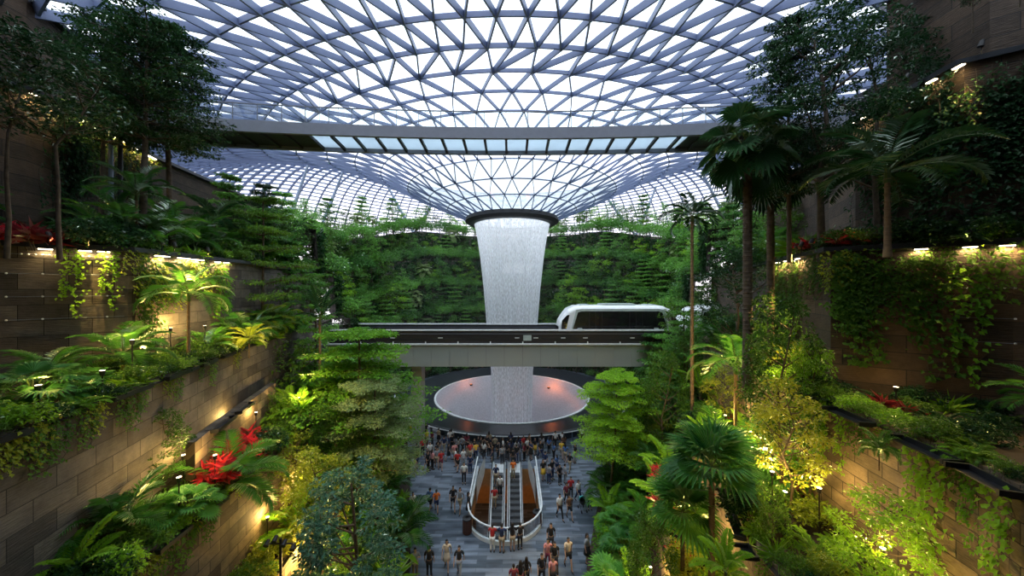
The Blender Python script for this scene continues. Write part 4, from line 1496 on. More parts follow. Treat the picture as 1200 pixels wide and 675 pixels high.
def feather_palm(seed, h=3.0, nf=13, L=2.0, mat='lf_palm', trunk_r=0.08, curl=1.6, ll=0.5, lw=0.05, n=26, el=(0.2, 1.25), trunk='trunk_pale', stems=1, crownshaft=True):
    R = np.random.default_rng(seed)
    tr = Geo(); lf = Geo()
    for s in range(stems):
        hh = h * (1 - 0.12 * s) * R.uniform(0.9, 1.05) if stems > 1 else h
        bx, by = (R.normal() * 0.18, R.normal() * 0.18) if stems > 1 else (0, 0)
        tx, ty = bx * 2.5, by * 2.5
        if hh > 0.25:
            pts = [(bx + (tx - bx) * t ** 1.5, by + (ty - by) * t ** 1.5, -0.3 + (hh + 0.3) * t) for t in np.linspace(0, 1, 7)]
            tr.tube(pts, [trunk_r * (1.25 if i == 0 else 1 - 0.05 * i) for i in range(7)], 8)
            for z in np.arange(0.2, hh, 0.22):
                t = (z + 0.3) / (hh + 0.3)
                c = (bx + (tx - bx) * t ** 1.5, by + (ty - by) * t ** 1.5, z)
                tr.lathe([(trunk_r * 1.0, -0.02), (trunk_r * 1.1, 0), (trunk_r * 1.0, 0.02)], 8, c)
            if crownshaft:
                lf.tube([(tx, ty, hh - 0.15), (tx, ty, hh + 0.3)], [trunk_r * 1.15, trunk_r * 0.7], 8, m=1)
        for k in range(nf):
            u = k / max(1, nf - 1)
            az = k * 2.39996 + R.normal() * 0.15 + s
            e = el[0] + (el[1] - el[0]) * u + R.normal() * 0.06
            frond(lf, R, (tx, ty, hh + 0.1 + 0.15 * u), az, e, L * R.uniform(0.85, 1.1), curl * (1.1 - 0.35 * u), 0, n=n, ll=ll, lw=lw)
    out = {}
    if tr.v: out['trunk'] = tr.mesh('trunk', M[trunk], True)
    out['crown'] = lf.mesh('crown', [M[mat], M['stemgreen']])
    return out


def fan_leaf(g, R, o, az, el, pet, rad, m, seg=20, spread=2.35, lw=1.0, split=0.55, m_stem=1, tilt=0.75):
    d = np.array([math.cos(el) * math.cos(az), math.cos(el) * math.sin(az), math.sin(el)])
    side = np.array([-math.sin(az), math.cos(az), 0.0])
    o = np.array(o, float)
    hub = o + d * pet
    mid = o + d * pet * 0.5 + np.array([0, 0, 0.04 * pet])
    g.tube([o, mid, hub], [0.02, 0.016, 0.012], 3, m=m_stem, cap=False)
    # blade plane tilts down from the petiole
    e2 = el - tilt
    f = np.array([math.cos(e2) * math.cos(az), math.cos(e2) * math.sin(az), math.sin(e2)])
    up = np.cross(side, f); up *= 1 if up[2] > 0 else -1
    th = np.linspace(-spread, spread, seg)
    D = np.cos(th)[:, None] * f + np.sin(th)[:, None] * side + up * (0.10 + 0.10 * np.abs(np.sin(th)))[:, None]
    L = rad * (0.80 + 0.20 * np.cos(th)) * R.uniform(0.94, 1.04, seg)
    W = 2 * L * math.tan(spread / seg) * lw
    P = np.repeat(hub[None], seg, 0)
    # long kite widest towards the tip
    D = unit(D); S = unit(np.cross(D, up)); U = np.cross(S, D)
    Lc = L[:, None]; Wc = W[:, None]
    a = P; b = P + D * Lc * 0.62 + S * Wc * 0.42 + U * Wc * 0.3; c = P + D * Lc - np.array([0, 0, 1.0]) * Lc * 0.16; dd = P + D * Lc * 0.62 - S * Wc * 0.42 + U * Wc * 0.3
    c0 = P + D * Lc * 0.62
    v = np.stack([a, b, c, dd, c0], 1).reshape(-1, 3)
    i = np.arange(seg)[:, None] * 5
    g.add(v, np.concatenate([i + np.array([[0, 1, 4]]), i + np.array([[0, 4, 3]]), i + np.array([[4, 1, 2]]), i + np.array([[4, 2, 3]])], 0), m)


def fan_palm(seed, h=1.0, nf=14, rad=0.7, pet=0.8, mat='lf_palm', trunk_r=0.09, seg=20, el=(-0.2, 1.35), spread=2.2, lw=1.0, tilt=0.75):
    R = np.random.default_rng(seed)
    tr = Geo(); lf = Geo()
    tr.tube([(0, 0, z) for z in np.linspace(-0.3, h, 5)], [trunk_r * 1.2, trunk_r, trunk_r, trunk_r * 0.95, trunk_r * 0.8], 8)
    for z in np.arange(0.1, h, 0.15):
        tr.lathe([(trunk_r * 0.98, -0.02), (trunk_r * 1.15, 0), (trunk_r * 0.98, 0.02)], 8, (0, 0, z))
    for k in range(nf):
        u = k / (nf - 1)
        fan_leaf(lf, R, (0, 0, h), k * 2.39996 + R.normal() * 0.12, el[0] + (el[1] - el[0]) * u + R.normal() * 0.05, pet * R.uniform(0.8, 1.15), rad * R.uniform(0.85, 1.1), 0, seg=seg, spread=spread, lw=lw, tilt=tilt)
    return {'trunk': tr.mesh('trunk', M['trunk'], True), 'crown': lf.mesh('crown', [M[mat], M['stemgreen']])}


def bush(seed, r=0.8, h=1.0, k=26, per=42, leaf=0.13, mat='lf_mid', w=0.5, cl=0.28):
    R = np.random.default_rng(seed)
    st = Geo(); lf = Geo()
    cs = []
    for i in range(k):
        a = R.uniform(0, 6.28); q = math.sqrt(R.uniform(0, 1)); 
        z = h * (0.25 + 0.75 * math.sqrt(max(0, 1 - q * q * 0.85)) * R.uniform(0.55, 1.05))
        cs.append((r * q * math.cos(a), r * q * math.sin(a), z))
        if i < 12:
            st.tube([(cs[-1][0] * 0.1, cs[-1][1] * 0.1, -0.15), (cs[-1][0] * 0.5, cs[-1][1] * 0.5, z * 0.5), cs[-1]], [0.02, 0.014, 0.004], 3)
    cloud(lf, R, cs, R.uniform(0.75, 1.3, k) * cl, per, leaf, leaf * w, flat=0.75, up=0.7)
    return {'stem': st.mesh('stem', M['trunk']), 'foliage': lf.mesh('foliage', M[mat])}


def fern(seed, nf=16, L=0.9, mat='lf_mid', ll=0.2, lw=0.045, curl=1.5, n=20):
    R = np.random.default_rng(seed)
    lf = Geo()
    for k in range(nf):
        frond(lf, R, (R.normal() * 0.04, R.normal() * 0.04, 0), k * 2.39996, R.uniform(0.5, 1.3), L * R.uniform(0.7, 1.1), curl * R.uniform(0.8, 1.2), 0, n=n, ll=ll, lw=lw, vee=0.05, base=0.1)
    return {'fronds': lf.mesh('fronds', [M[mat], M['stemgreen']])}


def strap_plant(seed, n=34, L=0.65, W=0.09, mat='lf_red', stem_h=0.35, droop=0.35):
    R = np.random.default_rng(seed)
    st = Geo(); lf = Geo()
    for s in range(3):
        bx, by = R.normal() * 0.14, R.normal() * 0.14
        hh = stem_h * R.uniform(0.6, 1.2)
        st.tube([(bx, by, -0.1), (bx * 1.4, by * 1.4, hh)], [0.02, 0.014], 4)
        k = n // 3
        az = np.arange(k) * 2.39996; el = R.uniform(0.15, 1.35, k)
        D = np.stack([np.cos(el) * np.cos(az), np.cos(el) * np.sin(az), np.sin(el)], 1)
        P = np.repeat(np.array([[bx * 1.4, by * 1.4, hh]]), k, 0) - np.array([0, 0, 1]) * R.uniform(0, hh * 0.5, k)[:, None]
        Nn = np.array([[0, 0, 1.0]]) + D * 0.01 + R.normal(size=(k, 3)) * 0.15
        # two segments: base half rising, tip half drooping
        Ls = L * R.uniform(0.7, 1.1, k)
        leaf_quads(lf, P, D, Nn, Ls, W, fold=0.3, droop=droop)
    return {'stem': st.mesh('stem', M['trunk']), 'foliage': lf.mesh('foliage', M[mat])}


def big_leaf(seed, n=16, L=0.5, W=0.36, mat='lf_bright', pet=0.6):
    """elephant-ear kind: large blades on long stalks"""
    R = np.random.default_rng(seed)
    st = Geo(); lf = Geo()
    for k in range(n):
        az = k * 2.39996; el = R.uniform(0.5, 1.4); p = pet * R.uniform(0.6, 1.2)
        d = np.array([math.cos(el) * math.cos(az), math.cos(el) * math.sin(az), math.sin(el)])
        q = d * p
        st.tube([(0, 0, -0.05), q * 0.6 + np.array([0, 0, 0.05]), q], [0.014, 0.011, 0.008], 4)
        D = np.array([[math.cos(az) * 0.8, math.sin(az) * 0.8, -0.45]])
        s = R.uniform(0.7, 1.15)
        leaf_quads(lf, q[None] - D * 0.1 * s, D, np.array([[math.cos(az) * 0.4, math.sin(az) * 0.4, 1.0]]), L * s, W * s, fold=0.12, droop=0.12)
        leaf_quads(lf, q[None], -D + np.array([[0.4 * math.sin(az), -0.4 * math.cos(az), 0]]), np.array([[0, 0, 1.0]]), L * s * 0.35, W * s * 0.5, fold=0.1)
    return {'stem': st.mesh('stem', M['stemgreen']), 'foliage': lf.mesh('foliage', M[mat])}


def climber(seed, w=1.2, h=2.4, n=420, leaf=0.13, mat='lf_mid', strands=9):
    """creeper hanging in front of a wall; wall plane is y=0, plant hangs down from z=0 towards -h"""
    R = np.random.default_rng(seed)
    st = Geo(); lf = Geo()
    P = []
    for s in range(strands):
        x = R.uniform(-w / 2, w / 2); L = h * R.uniform(0.35, 1.0)
        pts = []
        for i in range(9):
            t = i / 8
            pts.append((x + R.normal() * 0.07, -0.05 - 0.05 * R.random(), 0.1 - L * t))
        st.tube(pts, 0.008, 3, cap=False)
        k = int(n / strands)
        for i in range(k):
            t = R.random() ** 0.8 * 8; a = min(7, int(t)); fr = t - a
            p = np.array(pts[a]) * (1 - fr) + np.array(pts[a + 1]) * fr
            P.append(p + np.array([R.normal() * 0.09, -abs(R.normal()) * 0.06, R.normal() * 0.05]))
    P = np.array(P); m_ = len(P)
    D = np.stack([R.normal(size=m_) * 0.6, -0.35 - 0.3 * R.random(m_), -0.55 + 0.3 * R.normal(size=m_)], 1)
    Nn = np.stack([R.normal(size=m_) * 0.3, -np.ones(m_), 0.7 + 0.2 * R.normal(size=m_)], 1)
    s = R.uniform(0.6, 1.4, m_)
    leaf_quads(lf, P, D, Nn, leaf * s, leaf * 0.72 * s, fold=0.15)
    return {'stem': st.mesh('stem', M['trunk']), 'foliage': lf.mesh('foliage', M[mat])}


KIND = {}
def lib(key, name, cat, parts):
    KIND[key] = (name, cat, parts)

# trees
lib('tier_a', 'tiered_tree', 'tree', tiered_tree(1, 11, 3.0, 0.42, 8, 0.17, 'lf_mid', 62))
lib('tier_b', 'tiered_tree', 'tree', tiered_tree(2, 10, 3.2, 0.38, 8, 0.16, 'lf_bright', 130, nb=8, taper=0.55))
lib('tier_c', 'tiered_tree', 'tree', tiered_tree(3, 12.4, 4.3, 0.42, 8, 0.17, 'lf_bright', 170, nb=9, taper=0.45))
lib('bonsai', 'spreading_tree', 'tree', tiered_tree(4, 9.2, 2.9, 0.50, 7, 0.12, 'lf_pale', 190, 0.16, nb=7, taper=0.55))
lib('fig', 'fig_tree', 'tree', clump_tree(5, 8.2, 2.0, 0.18, 80, 0.19, 80, 'lf_blue', 0.14, 0.6, 0.42))
lib('dark_a', 'dark_tree', 'tree', clump_tree(6, 11, 3.0, 0.30, 100, 0.19, 75, 'lf_dark_shade', 0.18, 0.6, 0.6, 0.45))
lib('dark_b', 'dark_tree', 'tree', tiered_tree(7, 11, 3.0, 0.25, 11, 0.17, 'lf_dark_shade', 72, 0.16, nb=7, taper=0.6))
lib('dark_c', 'dark_tree', 'tree', tiered_tree(61, 13, 2.9, 0.48, 8, 0.17, 'lf_dark_shade', 80, 0.15, nb=7, taper=0.5))
lib('slim_dark', 'slender_tree', 'tree', clump_tree(8, 6.5, 1.25, 0.5, 36, 0.15, 40, 'lf_dark_shade', 0.06, 0.5, 0.38))
lib('leafy', 'leafy_tree', 'tree', clump_tree(9, 6.5, 1.7, 0.22, 70, 0.16, 60, 'lf_mid', 0.09, 0.6, 0.40))
lib('leafy_bright', 'leafy_tree', 'tree', clump_tree(10, 5.5, 1.5, 0.15, 60, 0.15, 60, 'lf_bright', 0.08, 0.6, 0.38))
lib('leafy_yellow', 'leafy_tree', 'tree', clump_tree(11, 4.2, 1.1, 0.25, 46, 0.13, 50, 'lf_yellow_lamplit', 0.06, 0.6, 0.32))
# far trees: larger leaves, fewer of them
lib('far_a', 'forest_tree', 'tree', tiered_tree(20, 8.5, 3.0, 0.30, 6, 0.30, 'lf_far', 26, 0.14))
lib('far_b', 'forest_tree', 'tree', clump_tree(21, 8, 2.4, 0.25, 60, 0.30, 26, 'lf_far', 0.14, 0.8, 0.65, 0.5))
lib('far_c', 'forest_tree', 'tree', clump_tree(22, 9, 1.8, 0.25, 56, 0.28, 26, 'lf_mid', 0.12, 0.7, 0.55, 0.5))
lib('far_d', 'forest_tree', 'tree', tiered_tree(23, 9, 2.4, 0.35, 7, 0.28, 'lf_far', 26, 0.12))
lib('far_e', 'forest_tree', 'tree', clump_tree(24, 7, 2.2, 0.3, 46, 0.30, 24, 'lf_bright', 0.12, 0.8, 0.6, 0.4))
lib('far_red', 'forest_tree', 'tree', clump_tree(25, 4.4, 1.8, 0.25, 36, 0.26, 26, 'lf_orange', 0.12, 0.8, 0.5, 0.4))
lib('far_fan', 'fan_palm_tree', 'palm tree', fan_palm(26, 5.2, 20, 0.95, 1.1, 'lf_pale', 0.13, seg=13, el=(-0.6, 1.3)))
lib('far_feather', 'feather_palm_tree', 'palm tree', feather_palm(27, 6.4, 12, 2.3, 'lf_dark_shade', 0.1, 1.9, 0.6, 0.10, n=16))
lib('far_bush', 'forest_shrub', 'shrub', bush(28, 1.9, 2.2, 34, 26, 0.28, 'lf_far', 0.5, 0.6))
# palms
lib('slim_palm', 'slim_palm_tree', 'palm tree', feather_palm(30, 15.5, 13, 2.0, 'lf_dark_shade', 0.105, 1.9, 0.55, 0.07, n=26, el=(0.0, 1.3)))
lib('tall_fan', 'tall_fan_palm', 'palm tree', fan_palm(31, 8.6, 30, 0.95, 1.15, 'lf_dark_shade', 0.16, seg=20, el=(-0.9, 1.3)))
lib('big_fan', 'fan_palm', 'palm tree', fan_palm(32, 3.4, 19, 1.35, 0.5, 'lf_palm', 0.09, seg=17, el=(-0.2, 1.45), spread=1.35, lw=0.8, tilt=0.25))
lib('low_fan', 'low_fan_palm', 'palm', fan_palm(33, 0.45, 15, 0.62, 0.75, 'lf_palm', 0.07, seg=22, el=(0.0, 1.35)))
lib('feather', 'feather_palm', 'palm', feather_palm(34, 1.0, 15, 2.0, 'lf_palm', 0.07, 1.7, 0.55, 0.055, n=32))
lib('feather_tall', 'feather_palm', 'palm', feather_palm(35, 3.0, 14, 2.0, 'lf_palm', 0.07, 1.8, 0.5, 0.05, n=30))
lib('feather_dark', 'feather_palm', 'palm', feather_palm(60, 2.0, 15, 1.9, 'lf_dark_shade', 0.07, 1.8, 0.5, 0.06, n=26))
lib('areca', 'areca_palm', 'palm', feather_palm(36, 0.6, 8, 1.9, 'lf_palm', 0.03, 1.5, 0.55, 0.05, n=26, el=(0.6, 1.35), stems=3))
lib('feather_yellow', 'feather_palm', 'palm', feather_palm(37, 1.0, 12, 1.7, 'lf_yellow_lamplit', 0.05, 1.6, 0.45, 0.05, n=28))
lib('fishtail', 'fishtail_palm', 'palm tree', feather_palm(38, 5.0, 9, 2.6, 'lf_dark_shade', 0.12, 1.2, 0.55, 0.16, n=16, el=(0.5, 1.4)))
lib('banana', 'broad_frond_plant', 'plant', feather_palm(39, 0.5, 10, 1.7, 'lf_bright', 0.08, 1.3, 0.36, 0.14, n=18, el=(0.5, 1.35)))
# undergrowth
lib('bush_mid', 'shrub', 'shrub', bush(40, 0.75, 0.95, 28, 44, 0.12, 'lf_mid'))
lib('bush_dark', 'shrub', 'shrub', bush(41, 0.8, 0.9, 28, 44, 0.13, 'lf_dark_shade', 0.55))
lib('bush_yellow', 'shrub', 'shrub', bush(42, 0.6, 0.8, 24, 42, 0.12, 'lf_yellow_lamplit', 0.45))
lib('bush_bright', 'shrub', 'shrub', bush(43, 0.7, 0.85, 26, 42, 0.13, 'lf_bright', 0.5))
lib('bush_maroon', 'shrub', 'shrub', bush(44, 0.5, 0.6, 20, 36, 0.11, 'lf_maroon', 0.5))
lib('fern_mid', 'fern', 'fern', fern(45, 18, 0.95, 'lf_mid'))
lib('fern_bright', 'fern', 'fern', fern(46, 18, 0.85, 'lf_bright', 0.17, 0.05))
lib('fern_dark', 'fern', 'fern', fern(47, 20, 1.25, 'lf_dark_shade', 0.24, 0.05, n=26))
lib('red_strap', 'cordyline', 'plant', strap_plant(48, 45, 0.55, 0.11, 'lf_red'))
lib('red_tall', 'cordyline', 'plant', strap_plant(63, 75, 0.5, 0.10, 'lf_red', 1.0))
lib('maroon_strap', 'cordyline', 'plant', strap_plant(49, 45, 0.6, 0.10, 'lf_maroon'))
lib('green_strap', 'strap_leaf_plant', 'plant', strap_plant(50, 54, 0.85, 0.06, 'lf_bright', 0.15, 0.3))
lib('ear', 'elephant_ear', 'plant', big_leaf(51, 17, 0.46, 0.34, 'lf_bright'))
lib('ear_dark', 'elephant_ear', 'plant', big_leaf(52, 17, 0.50, 0.36, 'lf_mid'))
lib('vine_a', 'climbing_vine', 'vine', climber(53, 0.9, 2.0, 170, 0.12, 'lf_mid', 7))
lib('vine_b', 'climbing_vine', 'vine', climber(54, 0.8, 3.6, 200, 0.15, 'lf_bright', 5))
lib('vine_c', 'climbing_vine', 'vine', climber(55, 1.3, 4.6, 480, 0.15, 'lf_mid', 10))
lib('vine_y', 'climbing_vine', 'vine', climber(56, 0.9, 1.5, 150, 0.12, 'lf_yellow_lamplit', 8))
lib('vine_d', 'climbing_vine', 'vine', climber(62, 1.4, 5.0, 520, 0.15, 'lf_dark_shade', 12))

LOOKS = {'bush_mid': 'rounded mid green shrub', 'bush_dark': 'dense dark green shrub', 'bush_yellow': 'yellow green lamplit shrub', 'bush_bright': 'fresh green shrub',
         'bush_maroon': 'low maroon shrub', 'fern_mid': 'arching green fern', 'fern_bright': 'light green fern', 'fern_dark': 'long fronded dark fern', 'red_strap': 'bright red cordyline',
         'maroon_strap': 'dark maroon cordyline', 'green_strap': 'tufted strap leaf plant', 'ear': 'light green elephant ear', 'ear_dark': 'darker elephant ear', 'vine_a': 'short green creeper',
         'vine_b': 'thin trailing large leaved creeper', 'vine_c': 'thick long green creeper', 'vine_y': 'yellow green creeper', 'vine_d': 'dark green creeper', 'low_fan': 'low fan palm', 'feather': 'low feather palm', 'areca': 'clumping areca palm',
         'feather_yellow': 'yellow green feather palm', 'banana': 'broad fronded plant', 'slim_dark': 'slender dark tree', 'leafy': 'leafy green tree', 'leafy_bright': 'bright leafy tree',
         'leafy_yellow': 'lamplit yellow green tree', 'feather_tall': 'feather palm on a thin trunk', 'far_a': 'layered forest tree', 'far_b': 'rounded forest tree', 'far_c': 'upright forest tree',
         'far_d': 'dark layered forest tree', 'far_e': 'light green forest tree', 'far_red': 'rusty orange leaved tree', 'far_fan': 'pale fan palm tree', 'far_feather': 'dark feather palm tree',
         'far_bush': 'broad forest shrub', 'dark_a': 'dark spreading tree', 'dark_b': 'dark layered tree', 'tier_a': 'tall layered tree', 'tier_b': 'bright layered tree', 'feather_dark': 'dark feather palm', 'fishtail': 'dark fishtail palm', 'tall_fan': 'tall dark fan palm'}
COUNT = {}
MADE = {}


def plant(key, loc, s=1.0, rz=None, where=None, label=None, group=None, tilt=None):
    name, cat, parts = KIND[key]
    rz = random.uniform(0, 6.28) if rz is None else rz
    t = empty(name, loc, rz, s)
    if tilt: t.rotation_euler[0] = tilt
    if label is None:
        c = (key, where); COUNT[c] = COUNT.get(c, 0) + 1
        label = LOOKS[key] + ' ' + where + ', ' + ORD[min(COUNT[c] - 1, len(ORD) - 1)] + (' away' if len((LOOKS[key] + ' ' + where).split()) < 15 else '')
        group = group or (LOOKS[key] + 's ' + where)
    tag(t, label, cat, group)
    for nm, me in parts.items():
        addobj(nm, me, t)
    return t


random.seed(7)
# ------------------------------------------------------------------ the planting, single specimens first
def P(key, px, py_base, Y, s, label, rz=None, dz=0.0):
    x, y, z = at(px, py_base, Y)
    return plant(key, (x, y, z + dz), s, rz, label=label)


def ztop(py, Y): return CAMZ - (py - 337.5) * Y / F

def tree_to(key, px, top, Y, base_z, h_mesh, label, rz=None, sx=1.0):
    """specimen whose crown top shows at image row top when its foot stands at base_z"""
    x = (px - 600) * Y / F
    zt = min(ztop(top, Y), roof_z(x, Y) - 0.9)
    s = (zt - base_z) / h_mesh
    t = plant(key, (x, Y, base_z), s, rz, label=label)
    t.scale = (s * sx, s * sx, s)
    return t

# left half
tree_to('tier_a', 306, 228, 22.5, 8.1, 11, 'tall layered tree with bare trunk, rising alone on the gully side', 0.5, 0.8)
tree_to('tier_b', 418, 388, 22.0, 0.6, 10, 'bright green layered tree spreading toward the train viaduct', 1.0, 1.15)
tree_to('leafy', 345, 392, 23.5, 2.0, 6.5, 'leafy green tree between the tall layered tree and the bright layered tree', 2.0, 0.85)
tree_to('bonsai', 443, 447, 19.5, 0.5, 9.2, 'pale dusty green spreading tree over two slim brown trunks', 0.3, 1.0)
tree_to('fig', 412, 533, 13.8, 0.8, 8.2, 'blue green fig tree with dense glossy leaves at the plaza edge', 0.2, 1.0)
tree_to('dark_c', 203, -12, 16.6, 17.5, 13, 'dark layered tree against the bright glass roof, beside the topmost lamps', 0.4, 1.15)
tree_to('dark_c', 166, -90, 14.9, 17.5, 13, 'dark layered tree reaching out of the picture above the topmost lamps', 1.9, 1.15)
tree_to('dark_c', 118, -120, 15.0, 17.6, 13, 'dark layered tree in front of the high boarded wall', 1.9, 0.85)
tree_to('slim_dark', 70, 48, 10.8, 17.3, 6.5, 'slender dark tree standing in front of the topmost lamps', 0.1, 1.1)
tree_to('slim_dark', 8, 20, 10.2, 17.3, 6.5, 'slender dark tree at the picture edge in front of the boarded wall', 1.1, 1.0)
tree_to('feather_tall', 160, 205, 14.6, 17.4, 4.2, 'feather palm on a thin trunk at the end of the topmost lamp row', 0.4)
tree_to('feather_dark', 250, 212, 21.5, 17.4, 4.2, 'small dark feather palm silhouetted under the long footbridge', 0.9)
tree_to('fishtail', 375, 342, 24.0, 8.2, 7.0, 'dark fishtail palm with upright fronds behind the bright layered tree', 0.6, 0.8)
tree_to('feather_tall', 221, 318, 14.6, 12.7, 4.2, 'feather palm lit from behind by the coping lamps', 1.4, 1.0)
tree_to('low_fan', 38, 410, 9.3, 12.6, 1.9, 'low fan palm with pleated leaves below the grey block wall', 0.3, 1.1)
tree_to('low_fan', 92, 428, 9.8, 12.6, 1.9, 'low fan palm next to the pleated one, leaning over the trough', 1.3, 0.9)
tree_to('areca', 118, 562, 9.9, 8.2, 2.3, 'clumping areca palm fanning in front of the tan block wall', 0.4, 0.8)
tree_to('areca', 75, 600, 9.3, 7.9, 2.3, 'darker areca palm lower down in front of the tan block wall', 2.4, 0.75)
tree_to('leafy', 185, 470, 12.3, 8.2, 6.5, 'small leafy tree growing against the tan block wall', 0.7, 0.95)
tree_to('feather', 268, 520, 13.3, 6.9, 2.6, 'pale feather palm plume arching over the low lit wall', 0.2, 1.0)
tree_to('feather_yellow', 292, 380, 17.5, 12.6, 2.4, 'yellow green feather palm over the troughs by the tan wall end', 0.2, 1.0)
tree_to('slim_dark', 28, 560, 8.7, 8.0, 6.5, 'slender dark sapling in front of the tan block wall', 0.1, 0.7)
tree_to('leafy_yellow', 345, 505, 17.0, 4.4, 4.2, 'lamplit yellow green tree on the slope behind the floodlight pole', 0.4, 1.0)
tree_to('leafy_yellow', 372, 520, 15.8, 2.4, 4.2, 'lamplit yellow green tree beside the blue green fig tree', 2.4, 0.8)
tree_to('bush_bright', 470, 590, 20.5, 0.8, 1.1, 'fresh green shrub at the plaza edge below the pale tree', 0.4, 0.7)
tree_to('ear', 462, 610, 18.3, 0.8, 1.3, 'light green elephant ear at the plaza edge below the pale tree', 0.4, 0.8)
tree_to('green_strap', 455, 650, 16.6, 1.6, 1.0, 'tufted strap leaf plant at the plaza edge beside the fig tree', 0.4, 0.9)
tree_to('leafy_bright', 420, 415, 25.5, 2.0, 5.5, 'bright leafy tree tucked under the viaduct behind the layered tree', 0.9, 0.9)
tree_to('leafy', 395, 455, 19.0, 2.2, 6.5, 'leafy green tree filling the slope behind the pale spreading tree', 2.9, 0.8)
tree_to('leafy', 330, 455, 19.5, 4.4, 6.5, 'leafy green tree above the low lit slope', 1.2, 0.8)

# right half
tree_to('tier_c', 712, 436, 24.0, 0.5, 12.4, 'bright green layered tree at the plaza edge beside the pool', 0.5, 0.95)
tree_to('slim_palm', 811, 238, 21.5, 5.6, 16.6, 'very tall slim palm rising past the train', 0.3, 1.15)
tree_to('leafy', 778, 404, 22.5, 3.0, 6.5, 'dark leafy tree in front of the train viaduct panels', 0.3, 0.65)
tree_to('dark_a', 862, 285, 21.0, 9.5, 11, 'dark spreading tree behind the trunks of the fan palms', 0.3, 0.85)
tree_to('tall_fan', 876, 122, 14.2, 12.0, 10.4, 'tall dark fan palm with a round head against the glass roof', 0.3, 0.95)
tree_to('tall_fan', 903, 152, 16.5, 12.0, 10.4, 'second tall dark fan palm, just behind the round headed one', 1.3, 0.95)
tree_to('dark_a', 962, -60, 14.2, 17.5, 11, 'large dark spreading tree before the forked lamps', 0.3, 0.85)
tree_to('dark_a', 1025, -90, 14.8, 17.5, 11, 'large dark spreading tree close to the tall creeper wall', 1.3, 0.75)
tree_to('dark_b', 925, 20, 15.0, 17.5, 11, 'dark layered tree leaning over the fan palms', 0.3, 0.6)
tree_to('dark_a', 1140, -140, 10.6, 24.0, 11, 'dark tree overhanging the tall creeper wall', 0.3, 0.6)
tree_to('dark_a', 1195, -120, 9.6, 24.0, 11, 'dark tree overhanging the tall creeper wall at the picture edge', 2.3, 0.6)
tree_to('leafy', 915, 330, 13.2, 8.0, 6.5, 'leafy green column of foliage before the brightly lit creeper wall', 0.3, 0.62)
tree_to('leafy_bright', 950, 380, 12.8, 8.0, 5.5, 'bright leafy tree against the end of the brown wall', 0.3, 0.5)
tree_to('big_fan', 834, 505, 12.6, 5.6, 4.6, 'big fan palm with glossy split leaves on a leaning trunk', 0.35, 1.0)
tree_to('big_fan', 800, 560, 13.6, 3.2, 4.6, 'smaller fan palm with bluish leaves below the big one', 2.35, 0.8)
tree_to('feather_tall', 862, 398, 17.2, 8.0, 4.2, 'feather palm with long arching fronds above the lit slope', 0.3, 1.0)
tree_to('feather', 1030, 505, 9.2, 11.2, 2.6, 'low feather palm spilling over the troughs of the brown wall', 0.4, 0.7)
tree_to('leafy_bright', 1035, 560, 8.9, 7.2, 5.5, 'lamplit bushy tree in front of the brown block wall', 0.4, 0.95)
tree_to('leafy_yellow', 925, 440, 12.2, 7.6, 4.2, 'lamplit sapling with thin stem before the brown wall end', 0.4, 0.8)
tree_to('bush_bright', 722, 610, 19.4, 0.5, 1.1, 'fresh green shrub at the plaza edge below the layered tree', 0.4, 0.7)
tree_to('low_fan', 725, 650, 15.2, 1.2, 1.9, 'low fan palm at the plaza edge in front of the layered tree', 0.8, 1.1)
tree_to('banana', 850, 625, 10.2, 6.9, 2.2, 'broad fronded lamplit plant beside the low wall', 0.4, 0.8)
tree_to('leafy', 765, 595, 13.6, 1.8, 6.5, 'small leafy tree between the layered tree and the big fan palm', 0.4, 0.7)
tree_to('leafy', 905, 560, 10.8, 6.6, 6.5, 'leafy green shrub tree beside the low wall', 0.9, 0.6)
tree_to('feather_dark', 1040, 160, 11.6, 17.4, 3.2, 'dark feather palm below the tall creeper wall', 0.7, 1.2)

for i, (key, px, Y, s) in enumerate((('green_strap', 895, 16, 1.4), ('fern_dark', 1080, 9.2, 1.4), ('fern_dark', 1120, 9.0, 1.5), ('fern_dark', 1160, 8.6, 1.6), ('fern_dark', 1190, 8.9, 1.3))):
    x = (px - 600) * Y / F
    plant(key, (max(x, path_x(RIGHT['right_first'][2], Y) + 0.1), Y, 17.5), s, where='on top of the brown wall')


# ------------------------------------------------------------------ undergrowth on the terraces
def settle(x, y):
    """(x, height of the soil) at a spot in the planting, nudged off the walls"""
    T, bed, sg = (LEFT, BEDL, -1) if x < 0 else (RIGHT, BEDR, 1)
    ks = list(T)
    xs = [path_x(bed, y)] + [path_x(T[k][2], y) for k in ks]
    zs = [0.4] + [T[k][0] - 0.12 for k in ks]
    for i in range(len(xs) - 1, -1, -1):
        if abs(x) >= abs(xs[i]):
            nx = abs(xs[i + 1]) if i + 1 < len(xs) else abs(xs[i]) + 30
            lo, hi = abs(xs[i]) + 0.35, nx - 0.3
            ax = min(max(abs(x), lo), hi) if hi > lo else (lo + hi) / 2
            z = zs[i] if i else 0.4 + 2.1 * (ax - abs(xs[0])) / (abs(xs[1]) - abs(xs[0]))
            return sg * ax, z
    return sg * (abs(xs[0]) + 0.4), 0.5


def weighted(ws):
    tot = sum(w for _, w in ws); r = random.uniform(0, tot)
    for k, w in ws:
        r -= w
        if r <= 0: return k
    return ws[-1][0]


